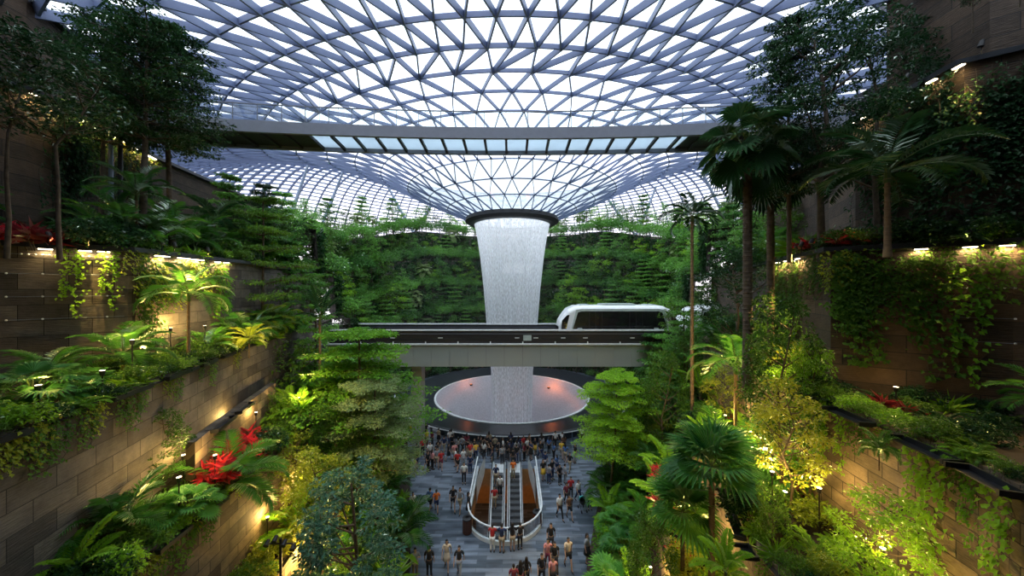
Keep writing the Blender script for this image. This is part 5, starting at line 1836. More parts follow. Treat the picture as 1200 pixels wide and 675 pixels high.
def fill(where, pa, pb, z, ylo, yhi, n, mix, s=(0.7, 1.25), za=None, skip=None, edge=0.0):
    """n plants between wall paths pa (valley side) and pb, sorted from the camera outwards"""
    ys = sorted(ylo + (yhi - ylo) * ((i + random.random()) / n) for i in range(n))
    for y in ys:
        u = random.random() ** (1.0 + edge)
        a, b = path_x(pa, y), path_x(pb, y)
        ww = abs(b - a)
        if ww < 0.4: u = 0.5
        x = a + (b - a) * (0.08 + 0.84 * u)
        if skip and skip(x, y): continue
        zz = z if za is None else za + (z - za) * (0.08 + 0.84 * u)
        kk = weighted(mix)
        if kk.startswith('bush') and (y > 21 or (y > 15 and random.random() < 0.4)): kk = random.choice(('fern_mid', 'fern_bright', 'ear', 'ear_dark', 'green_strap', 'banana', 'areca'))
        plant(kk, (x, y, zz - 0.12), random.uniform(*s) * min(1.0, max(0.62, y / 13)), where=where)


L_ = {k: v[2] for k, v in LEFT.items()}
R_ = {k: v[2] for k, v in RIGHT.items()}
mixA = [('bush_mid', 4), ('bush_dark', 2), ('fern_mid', 3), ('ear', 1.5), ('ear_dark', 1.5), ('bush_bright', 2), ('areca', 0.8), ('feather', 0.4), ('maroon_strap', 0.7), ('fern_bright', 2), ('green_strap', 1), ('banana', 0.7), ('low_fan', 0.6)]
mixB = [('bush_yellow', 3), ('bush_bright', 3), ('fern_bright', 3), ('feather_yellow', 1), ('bush_mid', 2), ('ear', 2), ('areca', 0.7), ('leafy_yellow', 0.6), ('banana', 0.8), ('red_strap', 0.3)]
mixD = [('bush_dark', 4), ('fern_dark', 3), ('bush_mid', 2), ('maroon_strap', 1.2), ('fern_mid', 2), ('ear_dark', 2), ('low_fan', 0.6), ('feather', 0.6)]

bedz = lambda: None
fill('in the planting bed beside the plaza, fig tree side', BEDL, L_['left_fourth'], 2.5, 13.5, 32, 74, mixA, (0.8, 1.35), za=0.4)
fill('in the planting bed beside the plaza, layered tree side', BEDR, R_['right_fourth'], 2.5, 13.0, 32, 60, mixA, (0.8, 1.35), za=0.4)
fill('on the lowest terrace, fig tree side', L_['left_fourth'], L_['left_third'], 4.4, 11.5, 31, 44, mixB + [('bush_yellow', 5), ('leafy_yellow', 1)], (0.7, 1.2))
fill('on the lowest terrace, layered tree side', R_['right_fourth'], R_['right_third'], 4.4, 10.5, 31, 48, mixB + [('red_strap', 1), ('bush_yellow', 4)], (0.8, 1.3))
fill('on the terrace under the tan block wall', L_['left_third'], L_['left_second'], 8.2, 5.0, 31, 60, mixA + [('bush_maroon', 2), ('low_fan', 1), ('bush_mid', 3)], (0.75, 1.25))
fill('on the terrace under the brown block wall', R_['right_third'], R_['right_second'], 7.9, 5.5, 31, 66, mixA + mixB, (0.75, 1.3))
fill('above the tan block wall', L_['left_second'], L_['left_first'], 12.7, 6.3, 14, 56, mixD + [('fern_mid', 1), ('low_fan', 4), ('bush_mid', 3), ('ear_dark', 2)], (0.6, 1.0), edge=0.6)
fill('above the far end of the tan block wall', L_['left_second'], L_['left_first'], 12.7, 14, 30, 38, mixB + mixA, (0.65, 1.1))
fill('above the brown block wall', R_['right_second'], R_['right_first'], 11.9, 5.5, 13.5, 46, mixD + [('fern_mid', 3), ('bush_maroon', 1), ('green_strap', 2)], (0.6, 1.0), edge=0.6)
fill('above the far end of the brown block wall', R_['right_second'], R_['right_first'], 11.9, 13.5, 30, 34, mixA + mixB, (0.7, 1.2))
fill('on the shady top terrace over the grey block wall', L_['left_first'], L_['left_top'], 17.5, 9.0, 15, 40, mixD + [('red_strap', 0.8)], (0.7, 1.25))
fill('on the shady top terrace past the grey block wall', L_['left_first'], L_['left_top'], 17.5, 15, 33, 34, mixA, (0.9, 1.6))
fill('on the dark top terrace over the brown wall', R_['right_first'], R_['right_top'], 17.5, 7.5, 14, 30, mixD, (0.8, 1.35))
fill('on the dark top terrace past the brown wall', R_['right_first'], R_['right_top'], 17.5, 14, 33, 30, mixD + mixA, (0.9, 1.6))

# low plants spilling over the wall tops
mixE = [('fern_mid', 3), ('bush_mid', 3), ('fern_bright', 2), ('bush_bright', 1), ('bush_dark', 2), ('green_strap', 1), ('ear', 0.6)]
for T, key, sd, y0, y1, n, mix, nm in ((LEFT, 'left_second', 1, 6.0, 26, 40, mixE, 'spilling over the tan block wall'), (LEFT, 'left_third', 1, 6.5, 24, 26, mixE + mixB, 'spilling over the lower tan wall'),
                                   (RIGHT, 'right_second', -1, 5.6, 24, 36, mixE, 'spilling over the brown block wall'), (RIGHT, 'right_third', -1, 8.0, 24, 26, mixE + mixB, 'spilling over the low wall'),
                                   (LEFT, 'left_first', 1, 14.0, 30, 22, mixE, 'on the edge over the planted wall'), (RIGHT, 'right_first', -1, 10.5, 28, 30, mixD, 'on the edge over the creeper walls'),
                                   (LEFT, 'left_fourth', 1, 12.5, 28, 18, mixB, 'spilling over the lowest wall'), (RIGHT, 'right_fourth', -1, 12, 28, 18, mixB, 'spilling over the lowest wall opposite')):
    for i in range(n):
        y = y0 + (y1 - y0) * (i + random.random()) / n
        x = path_x(T[key][2], y) - sd * random.uniform(0.05, 0.3)
        plant(weighted(mix), (x, y, T[key][0] - 0.1), random.uniform(0.4, 0.75) if 'first' not in key else random.uniform(0.5, 0.9), where=nm)

# lighter crowns standing proud of the hillside on either side of the water
random.seed(77)
for k, (px, top, Y) in enumerate(((660, 320, 64), (690, 355, 62), (728, 332, 63), (752, 300, 64), (780, 345, 60), (670, 290, 66), (715, 290, 67), (560, 345, 66), (535, 330, 67), (512, 350, 65), (548, 300, 69), (465, 345, 62), (440, 330, 60), (515, 300, 68), (400, 350, 57), (640, 352, 66), (765, 318, 61), (700, 318, 65))):
    key = ('far_e', 'far_b', 'far_a', 'far_c', 'far_e', 'far_d')[k % 6]
    hm = {'far_e': 7.0, 'far_b': 8, 'far_a': 8.5, 'far_c': 9, 'far_d': 9}[key]
    s = random.uniform(0.75, 0.95)
    x = (px - 600) * Y / F
    zt = ztop(top, Y)
    az = math.atan2(Y - CY, x - CX); rr = math.hypot(x, Y - CY)
    # stand it on the tier just below, stretched to reach its height
    zb = 0.0
    for i in range(len(TIERS)):
        if TIERS[i][2] * hs(az) < zt - 3.2: ti = i; zb = TIERS[i][2] * hs(az)
    r0 = TIERS[ti][0] + 0.55
    t = plant(key, (CX + r0 * math.cos(az), CY + r0 * math.sin(az), zb - 0.15), 1.0, label=LOOKS[key] + ' with a lit crown on the hillside by the waterfall, ' + ORD[k] + ' counted')
    sz = (zt - zb) / hm
    t.scale = (max(0.7, sz), max(0.7, sz), sz)

# leafy shrubs crowding the foot of the tan wall close to the camera
for i, (px, top, Y, key, sx) in enumerate(((-10, 590, 7.2, 'bush_mid', 0.9), (35, 600, 7.6, 'bush_bright', 0.9), (70, 618, 8.0, 'bush_mid', 0.8), (10, 630, 7.0, 'bush_yellow', 1.0), (105, 600, 8.4, 'bush_dark', 0.8), (140, 615, 8.9, 'bush_bright', 0.8), (55, 585, 8.0, 'bush_dark', 0.8))):
    x = max((px - 600) * Y / F, path_x(L_['left_second'], Y) + 0.3)
    x = min(x, path_x(L_['left_third'], Y) - 0.1)
    z = 8.15; hm = {'bush_mid': 0.98, 'bush_bright': 0.9, 'bush_dark': 0.95, 'bush_yellow': 0.85}[key]
    s = min(1.05, max(0.8, (ztop(top, Y) - z) / hm))
    t = plant(key, (x, Y, z), s, label=LOOKS[key] + ' crowding the foot of the tan block wall, ' + ORD[i] + ' of these')
    t.scale = (s * sx, s * sx, s)

# openings high on the hillside, lit from inside, seen through the water
M['glow_window'] = emit('lit opening', (0.85, 0.93, 1.0), 1.6)
for i, (pa, pb) in enumerate(((588, 600), (602, 614), (616, 628))):
    Y = 71.2
    xa, _, zb = at(pa, 320, Y); xb, _, zt = at(pb, 309, Y)
    q = 0.55 if i == 0 else 0.0; q2 = 0.55 if i == 2 else 0.0
    g = Geo(); g.add([(xa, Y, zb), (xb, Y, zb), (xb - q2, Y, zt), (xa + q, Y, zt), (xa, Y + 0.1, zb), (xb, Y + 0.1, zb), (xb - q2, Y + 0.1, zt), (xa + q, Y + 0.1, zt)], [(0, 1, 2, 3), (4, 7, 6, 5), (0, 4, 5, 1), (3, 2, 6, 7), (0, 3, 7, 4), (1, 5, 6, 2)])
    w = tag(g.build('window_%d' % (i + 1), M['glow_window']), kind='structure')
    g = Geo()
    for z in (zb - 0.1, zt + 0.1): g.box(((xa + xb) / 2, Y - 0.05, z), (xb - xa + 0.4, 0.3, 0.2))
    for x in (xa - 0.1, xb + 0.1): g.box((x, Y - 0.05, (zb + zt) / 2), (0.2, 0.3, zt - zb + 0.2))
    g.build('window_frame', M['bridge_grey'], w)

# red cordylines seen along the ledge and on the upper terraces
for i, (px, py, Y) in enumerate(((222, 548, 13.0), (232, 540, 13.4), (243, 530, 13.8), (252, 520, 14.2), (262, 512, 14.7), (271, 503, 15.2), (282, 493, 15.8), (236, 550, 13.3))):
    x, y, z = at(px, py, Y)
    x = path_x(MID, Y) + 0.45; 
    plant('red_tall', (x, Y, 8.15), 1.25, label='bright red cordyline under the narrow ledge, ' + ORD[i] + ' along', group='red cordylines under the ledge')
for i, (px, Y) in enumerate(((20, 11.8), (6, 11.6), (40, 12.2), (52, 12.0), (70, 12.6))):
    plant('red_strap' if i < 2 else 'maroon_strap', ((px - 600) * Y / F, Y, 17.4), 1.15, label='reddish cordyline below the topmost lamps, ' + ORD[i] + ' from the picture edge', group='red cordylines on the shady terrace')
for i, (px, Y) in enumerate(((985, 13.6), (976, 13.9), (994, 13.7), (945, 15.2))):
    plant('red_strap', ((px - 600) * Y / F, Y, 17.55), 1.0, label='bright red cordyline on top of the brightly lit creeper wall, ' + ORD[i] + ' of its kind', group='red cordylines on the wall top')
for i, (px, py, Y) in enumerate(((776, 600, 14.6), (815, 585, 14.2), (770, 560, 17))):
    plant('red_strap', at(px, py, Y), 0.9, label='red cordyline among the plants near the big fan palm, ' + ORD[i] + ' of its kind', group='red cordylines near the fan palm')


# ------------------------------------------------------------------ creepers on the walls
def vines(T, key, side, spans, kinds, where, drop=0.0, s=(0.8, 1.2)):
    z1, z0, p = T[key]
    for a, b, n in spans:
        for i in range(n):
            px = a + (b - a) * (i + random.random()) / n
            x, y, h = solve_on_path(px, p)
            rz = h + (0 if side > 0 else PI)       # local -y points into the valley
            k = weighted(kinds)
            plant(k, (x + side * 0.04, y, z1 - 0.02 - drop * random.random()), random.uniform(*s), rz + (PI if False else 0), where=where)


vm = [('vine_a', 3), ('vine_b', 2), ('vine_y', 1)]
vines(LEFT, 'left_first', 1, ((30, 150, 2),), [('vine_b', 1)], 'on the grey block wall', s=(0.5, 0.8))
vines(LEFT, 'left_first', 1, ((153, 265, 16),), [('vine_a', 2), ('vine_y', 3), ('vine_b', 1), ('vine_c', 1)], 'on the lamplit planted wall', 1.2)
vines(LEFT, 'left_top', 1, ((60, 180, 14),), [('vine_a', 1), ('vine_d', 3), ('vine_y', 1)], 'on the topmost dark wall', 0.6)
vines(LEFT, 'left_second', 1, ((-40, 280, 16),), [('vine_a', 3), ('vine_y', 2)], 'on the tan block wall', 0.0, (0.45, 0.85))
vines(LEFT, 'left_third', 1, ((150, 330, 8),), [('vine_a', 2), ('vine_y', 2)], 'on the lower tan wall', 0.0, (0.4, 0.8))
vines(RIGHT, 'right_first', -1, ((905, 1000, 12),), [('vine_y', 2), ('vine_c', 3), ('vine_a', 2)], 'on the brightly lit creeper wall', 0.8)
vines(RIGHT, 'right_first', -1, ((1000, 1105, 10),), [('vine_c', 1), ('vine_b', 3), ('vine_a', 2)], 'on the brown wall panel with thick creeper', 1.4)
vines(RIGHT, 'right_first', -1, ((1115, 1200, 4),), [('vine_b', 3), ('vine_a', 1)], 'on the brown wall panel nearest the camera', 1.0)
vines(RIGHT, 'right_top', -1, ((1000, 1200, 12),), [('vine_d', 4), ('vine_a', 1)], 'on the tall dark creeper wall', 1.5)
vines(RIGHT, 'right_second', -1, ((945, 1200, 9),), [('vine_a', 2), ('vine_b', 2)], 'on the brown block wall', 0.0, (0.5, 0.9))
vines(RIGHT, 'right_third', -1, ((800, 900, 7),), [('vine_a', 2), ('vine_y', 2)], 'on the low wall by the fan palm', 0.0, (0.5, 0.9))

# ------------------------------------------------------------------ far hillside forest
random.seed(21)
for i, (r, z0, z1) in enumerate(TIERS):
    nm = ('lowest', 'second', 'third', 'fourth', 'topmost')[i] + ' tier of the hillside'
    n = (28, 34, 40, 44, 48)[i]
    for j in range(n):
        az = math.radians(-28 + 236 * (j + random.uniform(0.1, 0.9)) / n)
        rr = r + (0.9 if i < 4 else random.uniform(0.6, 3.0))
        x, y = CX + rr * math.cos(az), CY + rr * math.sin(az)
        z = z1 * hs(az) - 0.15
        if y < 40 and abs(x) < 24 and 7 < z < 13: pass
        key = weighted([('far_a', 2), ('far_b', 4), ('far_c', 4), ('far_d', 1.5), ('far_e', 3), ('far_fan', 2), ('far_feather', 0.5), ('leafy_bright', 1)])
        hz = {0: 0.8, 1: 0.8, 2: 0.78, 3: 0.70, 4: 0.74}[i]
        plant(key, (x, y, z), hz * random.uniform(0.75, 1.15), where='on the ' + nm)
    for j in range(n + 6):
        az = math.radians(-28 + 236 * (j + random.random()) / (n + 6))
        rr = r + 0.7
        plant('far_bush', (CX + rr * math.cos(az), CY + rr * math.sin(az), z1 * hs(az) - 0.2), random.uniform(0.8, 1.3), where='on the ' + nm)
# leafy creeper matting the hillside walls
for i, (r, z0, z1) in enumerate(TIERS):
    Rr = np.random.default_rng(90 + i); n = 9000
    az = Rr.uniform(A0, A1, n)
    hsz = np.array([hs(a) for a in az])
    u = Rr.random(n) ** 0.8
    rr = r - 0.05 - np.abs(Rr.normal(size=n)) * 0.25
    Pp = np.stack([CX + rr * np.cos(az), CY + rr * np.sin(az), (z0 + (z1 - z0) * u) * hsz], 1)
    inw = np.stack([-np.cos(az), -np.sin(az), np.zeros(n)], 1)
    gg = Geo()
    leaf_quads(gg, Pp, inw * 0.5 + Rr.normal(size=(n, 3)) * 0.4 - np.array([0, 0, 0.5]), inw + np.array([0, 0, 0.6]) + Rr.normal(size=(n, 3)) * 0.3, Rr.uniform(0.3, 0.65, n), Rr.uniform(0.2, 0.4, n))
    o = gg.build('hillside_creeper', M['lf_dark_shade'])  # dark leaf colour stands for the shade in gaps between trees
    tag(o, 'green creeper matting the ' + ('lowest', 'second', 'third', 'fourth', 'topmost')[i] + ' wall of the hillside', 'creeper', kind='stuff')
# foot of the hillside, behind the pool
for j in range(30):
    az = math.radians(-25 + 230 * (j + random.random()) / 30)
    if 80 < math.degrees(az) < 100: continue
    plant(weighted([('far_b', 2), ('far_a', 2), ('far_bush', 3), ('far_c', 1)]), (CX + 18.3 * math.cos(az), CY + 18.3 * math.sin(az), -0.05), random.uniform(0.5, 0.85), where='at the foot of the hillside round the pool')
x, y, z = at(450, 385, 67)
plant('far_red', (x, y, z - 1.0), 1.1, label='rusty orange leaved tree above the train viaduct')
plant('far_red', (x + 3.5, y + 0.6, z - 1.2), 0.9, label='second rusty orange leaved tree, next to the first one above the viaduct')
for k, (px, top, Y) in enumerate(((432, 265, 62), (478, 300, 66), (497, 308, 66), (530, 268, 72), (424, 300, 62), (382, 318, 58), (700, 350, 60), (800, 235, 62))):
    x = (px - 600) * Y / F
    key = 'far_fan' if k < 6 else ('far_e' if k == 6 else 'far_feather')
    hm = {'far_fan': 6.8, 'far_e': 7.0, 'far_feather': 8.5}[key]
    s = 0.95
    plant(key, (x, Y, ztop(top, Y) - hm * s), s, label=(LOOKS[key] + ' standing out on the hillside, ' + ORD[k] + ' of those counted toward the train'))
# trees closing the sides between terraces and hillside
for side, T in ((-1, LEFT), (1, RIGHT)):
    for j in range(22):
        y = 25 + 13 * (j + random.random()) / 22
        k_ = list(T)[random.choice((0, 1, 2, 3))]
        z1, z0, p = T[k_]
        x = path_x(p, y) + side * random.uniform(0.6, 2.2)
        plant(weighted([('far_a', 2), ('far_b', 2), ('far_c', 3), ('far_d', 3), ('leafy', 1), ('dark_b', 0.4)]), (x, y, z1 - 0.2), random.uniform(0.55, 0.85), where='at the bend of the valley, ' + ('fig tree side' if side < 0 else 'layered tree side'))
    for j in range(10):
        y = 22 + 16 * (j + random.random()) / 10
        z1, z0, p = T[list(T)[3]]
        x = path_x(p, y) + side * random.uniform(0.8, 3.5)
        plant(weighted([('far_c', 3), ('far_d', 3), ('far_a', 2), ('far_feather', 1)]), (x, y, z1 - 0.2), random.uniform(0.5, 0.75), where='on the upper bend of the valley, ' + ('fig tree side' if side < 0 else 'layered tree side'))

# ------------------------------------------------------------------ garden spotlights
GS = [
    (350, 470, 19.5, 420, 'trees over the lamplit slope'), (385, 560, 16.8, 420, 'back of the fig tree'), (358, 580, 15.6, 420, 'middle of the fig tree slope'), (310, 540, 15.0, 240, 'low wall end'), (900, 440, 13.8, 260, 'leafy column'), (850, 400, 17.6, 240, 'fronds of the feather palm'), (905, 500, 12.2, 200, 'sapling'), (200, 350, 15.0, 240, 'planted wall shrubs'),
    (370, 600, 15.2, 420, 'fig tree slope'), (352, 520, 17.5, 420, 'slope of the lamplit tree'), (375, 660, 13.8, 160, 'foot of the floodlight pole slope'),
    (262, 420, 16.5, 240, 'troughs at the tan wall end'), (240, 390, 16.0, 200, 'planted wall foot'), (300, 455, 17.2, 220, 'ledge with red leaves'),
    (155, 500, 11.6, 150, 'tan block wall'), (215, 505, 12.8, 120, 'red leaves'), (215, 650, 11.3, 150, 'lower tan wall'), (262, 600, 12.8, 170, 'palm plume'),
    (120, 465, 10.6, 50, 'trough of the tan wall'), (45, 500, 9.0, 40, 'pleated fan palm'),
    (870, 470, 15.0, 330, 'feather palm slope'), (838, 440, 18.0, 280, 'slim palm slope'), (905, 340, 13.6, 260, 'lit creeper wall'), (830, 540, 14.2, 260, 'big fan palm'),
    (762, 600, 15.2, 240, 'layered tree side bed'), (960, 520, 11.2, 170, 'brown wall end'), (1035, 525, 8.6, 110, 'lamplit bushy tree'), (1080, 580, 8.2, 90, 'brown block wall'),
    (880, 600, 10.6, 130, 'low wall'), (830, 650, 10.5, 150, 'foot of the big fan palm'), (920, 560, 11.0, 120, 'bushes under the brown wall'), (790, 490, 18.0, 200, 'slope before the viaduct'),
    (720, 640, 16.0, 80, 'plaza edge plants'), (150, 215, 13.4, 60, 'shady top terrace'), (1050, 330, 11.6, 60, 'thick creeper panel'),
]
for px, py, Y, pw, lab in GS:
    pw *= 0.45
    x, y, z = at(px, py, Y)
    x, z = settle(x, y)
    garden_spot((x, y, z + (1.3 if pw > 45 else 0.5)), pw, 'small black garden spotlight glowing in the foliage by the ' + lab)

# ------------------------------------------------------------------ people
def skin_mesh(name, verts, edges, radii, root=0, levels=1):
    me = bpy.data.meshes.new(name)
    me.from_pydata([tuple(v) for v in verts], edges, [])
    o = bpy.data.objects.new(name, me)
    COL.objects.link(o)
    sk = o.modifiers.new('Skin', 'SKIN')
    sk.use_smooth_shade = True
    for i, r in enumerate(radii):
        d = me.skin_vertices[0].data[i]
        d.radius = r if hasattr(r, '__len__') else (r, r)
        d.use_root = (i == root)
    ss = o.modifiers.new('Sub', 'SUBSURF'); ss.levels = levels; ss.render_levels = levels
    dg = bpy.context.evaluated_depsgraph_get()
    dg.update()
    m2 = bpy.data.meshes.new_from_object(o.evaluated_get(dg))
    bpy.data.objects.remove(o)
    m2.name = name
    return m2


def to_geo(g, me, m=0):
    v = np.array([tuple(x.co) for x in me.vertices])
    q = [tuple(p.vertices) for p in me.polygons if len(p.vertices) == 4]
    t = [tuple(p.vertices) for p in me.polygons if len(p.vertices) == 3]
    base = g.n
    g.add(v, q if q else np.zeros((0, 4), int), m)
    if t:
        g.f.append(np.array(t) + base); g.m.append(np.full(len(t), m))


def ball(g, c, r, k=8, m=0):
    prof = []
    for i in range(k // 2 + 3):
        a = -PI / 2 + PI * i / (k // 2 + 2)
        prof.append((max(1e-4, r[0] * math.cos(a)), r[2] * math.sin(a)))
    n0 = len(g.v)
    g.lathe(prof, k + 4, (0, 0, 0), m)
    g.v[n0][:, 1] *= r[1] / r[0]
    g.v[n0] += np.array(c)


def person_meshes(pose):
    """1.68 m figure facing -y. pose: dict of joint shifts"""
    st = pose.get('stride', 0.0); sit = 0
    hip_w = 0.09; sh_w = 0.185
    J = {
        'pelvis': (0, 0, 0.93), 'waist': (0, 0.0, 1.06), 'chest': (0, 0.0, 1.24), 'neck0': (0, 0.01, 1.40), 'neck': (0, 0.0, 1.47), 'head': (0, -0.01, 1.57),
    }
    for s, n in ((-1, 'l'), (1, 'r')):
        f = st * s
        J['hip' + n] = (s * hip_w, 0, 0.88)
        J['knee' + n] = (s * 0.095, -0.22 * f - 0.02, 0.48)
        J['ankle' + n] = (s * 0.10, -0.40 * f + (0.03 if f < 0 else 0), 0.085 + (0.05 if f < 0 else 0))
        J['toe' + n] = (s * 0.12, -0.40 * f - 0.15 + (0.03 if f < 0 else 0), 0.035)
        J['sh' + n] = (s * sh_w, 0.0, 1.38)
        e, w = pose.get('arm' + n, ((s * 0.24, 0.02 + 0.15 * f, 1.10), (s * 0.25, -0.05 + 0.28 * f, 0.86)))
        J['elb' + n] = e; J['wr' + n] = w
        d = Vector(w) - Vector(e); d.normalize()
        J['palm' + n] = tuple(Vector(w) + d * 0.07)
    names = list(J)
    ix = {k: i for i, k in enumerate(names)}
    rad = {'pelvis': (0.135, 0.10), 'waist': (0.115, 0.085), 'chest': (0.145, 0.10), 'neck0': (0.07, 0.06), 'neck': 0.05, 'head': 0.07,
           'hip': 0.085, 'knee': 0.052, 'ankle': 0.036, 'toe': 0.03, 'sh': 0.052, 'elb': 0.036, 'wr': 0.024, 'palm': 0.028}
    edges = [('pelvis', 'waist'), ('waist', 'chest'), ('chest', 'neck0'), ('neck0', 'neck'), ('neck', 'head')]
    for n in 'lr':
        edges += [('pelvis', 'hip' + n), ('hip' + n, 'knee' + n), ('knee' + n, 'ankle' + n), ('ankle' + n, 'toe' + n), ('neck0', 'sh' + n), ('sh' + n, 'elb' + n), ('elb' + n, 'wr' + n), ('wr' + n, 'palm' + n)]
    rr = [rad[k] if k in rad else rad[k[:-1]] for k in names]
    body = skin_mesh('person', [J[k] for k in names], [(ix[a], ix[b]) for a, b in edges], rr, 0, 1)
    g = Geo(); to_geo(g, body)
    # head: skull, jaw, face
    ball(g, (0, 0.0, 1.595), (0.075, 0.092, 0.105), 8)
    ball(g, (0, -0.035, 1.535), (0.052, 0.055, 0.06), 8)
    ball(g, (0, -0.098, 1.575), (0.012, 0.018, 0.022), 6)
    for s in (-1, 1):
        ball(g, (s * 0.076, 0.005, 1.585), (0.010, 0.018, 0.028), 6)
        ball(g, (s * 0.03, -0.082, 1.602), (0.011, 0.008, 0.008), 6, m=1)
    ball(g, (0, -0.088, 1.533), (0.020, 0.008, 0.007), 6, m=1)
    # fingers and thumb
    for n, s in (('l', -1), ('r', 1)):
        pw = Vector(J['palm' + n]); d = (pw - Vector(J['wr' + n])).normalized()
        side = d.cross(Vector((1, 0, 0)) * s)
        if side.length < 0.1: side = Vector((0, -1, 0))
        side.normalize(); inn = d.cross(side).normalized()
        for k, L in enumerate((0.055, 0.066, 0.062, 0.048)):
            b = pw + side * (0.021 - 0.014 * k)
            g.tube([b, b + d * L * 0.5 + inn * 0.006, b + d * L * 0.8 + inn * 0.022], [0.0085, 0.008, 0.006], 5)
        b = pw - d * 0.03 + side * 0.022
        g.tube([b, b + side * 0.022 + d * 0.02, b + side * 0.026 + d * 0.045], [0.010, 0.009, 0.007], 5)
    bodym = g.mesh('person', [M['skin'], M['hair_dark']], True)
    G = {}
    # clothing: slightly larger shells over the same skeleton
    def shell(name, keys, eds, grow, extra=None):
        ks = list(keys); vi = {k: i for i, k in enumerate(ks)}
        JJ = dict(J)
        if extra: JJ.update(extra)
        def rd(k):
            r = rad[k] if k in rad else rad.get(k[:-1], 0.06)
            if k in (extra or {}): r = extra_r[k]
            return tuple(x + grow for x in r) if hasattr(r, '__len__') else r + grow
        return skin_mesh(name, [JJ[k] for k in ks], [(vi[a], vi[b]) for a, b in eds], [rd(k) for k in ks], 0, 1)
    mid = lambda a, b, t: tuple(Vector(J[a]).lerp(Vector(J[b]), t))
    extra = {'sl_l': mid('shl', 'elbl', 0.75), 'sl_r': mid('shr', 'elbr', 0.75)}
    extra_r = {'sl_l': 0.052, 'sl_r': 0.052}
    G['shirt'] = shell('shirt', ['pelvis', 'waist', 'chest', 'neck0', 'shl', 'shr', 'sl_l', 'sl_r'],
                       [('pelvis', 'waist'), ('waist', 'chest'), ('chest', 'neck0'), ('neck0', 'shl'), ('neck0', 'shr'), ('shl', 'sl_l'), ('shr', 'sl_r')], 0.018, extra)
    extra = {'kl': mid('kneel', 'anklel', 0.9), 'kr': mid('kneer', 'ankler', 0.9)}
    extra_r = {'kl': 0.045, 'kr': 0.045}
    G['trousers'] = shell('trousers', ['pelvis', 'hipl', 'hipr', 'kneel', 'kneer', 'kl', 'kr'],
                          [('pelvis', 'hipl'), ('pelvis', 'hipr'), ('hipl', 'kneel'), ('hipr', 'kneer'), ('kneel', 'kl'), ('kneer', 'kr')], 0.014, extra)
    extra = {'sl': mid('hipl', 'kneel', 0.75), 'sr': mid('hipr', 'kneer', 0.75)}
    extra_r = {'sl': 0.075, 'sr': 0.075}
    G['shorts'] = shell('shorts', ['pelvis', 'hipl', 'hipr', 'sl', 'sr'], [('pelvis', 'hipl'), ('pelvis', 'hipr'), ('hipl', 'sl'), ('hipr', 'sr')], 0.018, extra)
    g = Geo()
    prof = [(0.135, 1.02), (0.165, 0.93), (0.20, 0.75), (0.235, 0.56), (0.225, 0.56), (0.15, 0.93)]
    g.lathe(prof, 18); g.v[0][:, 1] *= 0.85
    G['skirt'] = g.mesh('skirt', M['skin'], True)
    for nm, ln in (('short_hair', 0), ('long_hair', 1)):
        g = Geo()
        vs = []
        prof = []
        k = 14
        for i in range(7):
            a = PI / 2 - (PI * 0.62) * i / 6
            prof.append((0.084 * math.cos(a) + 1e-4, 0.114 * math.sin(a)))
        g.lathe(prof, k)
        v = g.v[0]; v[:, 1] *= 1.16
        # face opening: lift the front
        front = (v[:, 1] < -0.02) & (v[:, 2] < 0.06)
        v[front, 2] = 0.055; v[:, 1] += 0.012; v[:, 2] += 1.603
        if ln:
            pr = [(0.086, 0.02), (0.092, -0.06), (0.10, -0.16), (0.075, -0.27), (0.03, -0.30)]
            g.lathe(pr, 10, (0, 0.022, 1.60), a0=PI * 0.02, a1=PI * 0.98)
        G[nm] = g.mesh(nm, M['hair_dark'], True)
    for s, n in ((-1, 'l'), (1, 'r')):
        a = Vector(J['ankle' + n]); t_ = Vector(J['toe' + n])
        g = Geo(); d = (t_ - a)
        g.tube([a + Vector((0, 0.05, -0.045)), a + Vector((0, 0, -0.03)), a + d * 0.6 + Vector((0, 0, -0.01)), t_ + Vector((0, -0.045, 0))], [0.036, 0.046, 0.044, 0.028], 8)
        G['shoe_' + n] = g.mesh('shoe', M['black'], True)
    # keep the soles on the ground
    return bodym, G


M['skin'] = plain('skin', (0.50, 0.30, 0.20), 0.55, var=0.05)
M['hair_dark'] = plain('dark hair', (0.018, 0.013, 0.010), 0.5)
CL = {'white': (0.80, 0.80, 0.78), 'black': (0.018, 0.018, 0.02), 'navy': (0.02, 0.035, 0.10), 'grey': (0.30, 0.31, 0.33), 'blue': (0.09, 0.19, 0.42), 'orange': (0.85, 0.20, 0.03),
      'red': (0.50, 0.03, 0.03), 'cream': (0.72, 0.60, 0.45), 'yellow': (0.80, 0.50, 0.06), 'pink': (0.70, 0.30, 0.30), 'maroon': (0.20, 0.03, 0.05), 'teal': (0.05, 0.45, 0.42),
      'khaki': (0.36, 0.29, 0.19), 'green': (0.07, 0.20, 0.09), 'brown': (0.16, 0.08, 0.045)}
for k, c in CL.items():
    M['cl_' + k] = plain(k + ' cloth', c, 0.85, var=0.08, scale=12)

POSES = {
    'standing': {},
    'walking': {'stride': 0.75},
    'standing with one hand raised to a phone': {'armr': ((0.25, -0.10, 1.16), (0.10, -0.33, 1.38))},
    'standing with arms folded': {'arml': ((-0.25, -0.05, 1.13), (-0.02, -0.20, 1.16)), 'armr': ((0.25, -0.05, 1.13), (0.04, -0.18, 1.10))},
    'leaning forward with both arms out': {'arml': ((-0.24, -0.14, 1.15), (-0.17, -0.38, 1.10)), 'armr': ((0.24, -0.14, 1.15), (0.17, -0.38, 1.10))},
}
PM = {k: person_meshes(v) for k, v in POSES.items()}
SEEN_LABEL = {}


def setmat(o, mat):
    o.material_slots[0].link = 'OBJECT'
    o.material_slots[0].material = mat


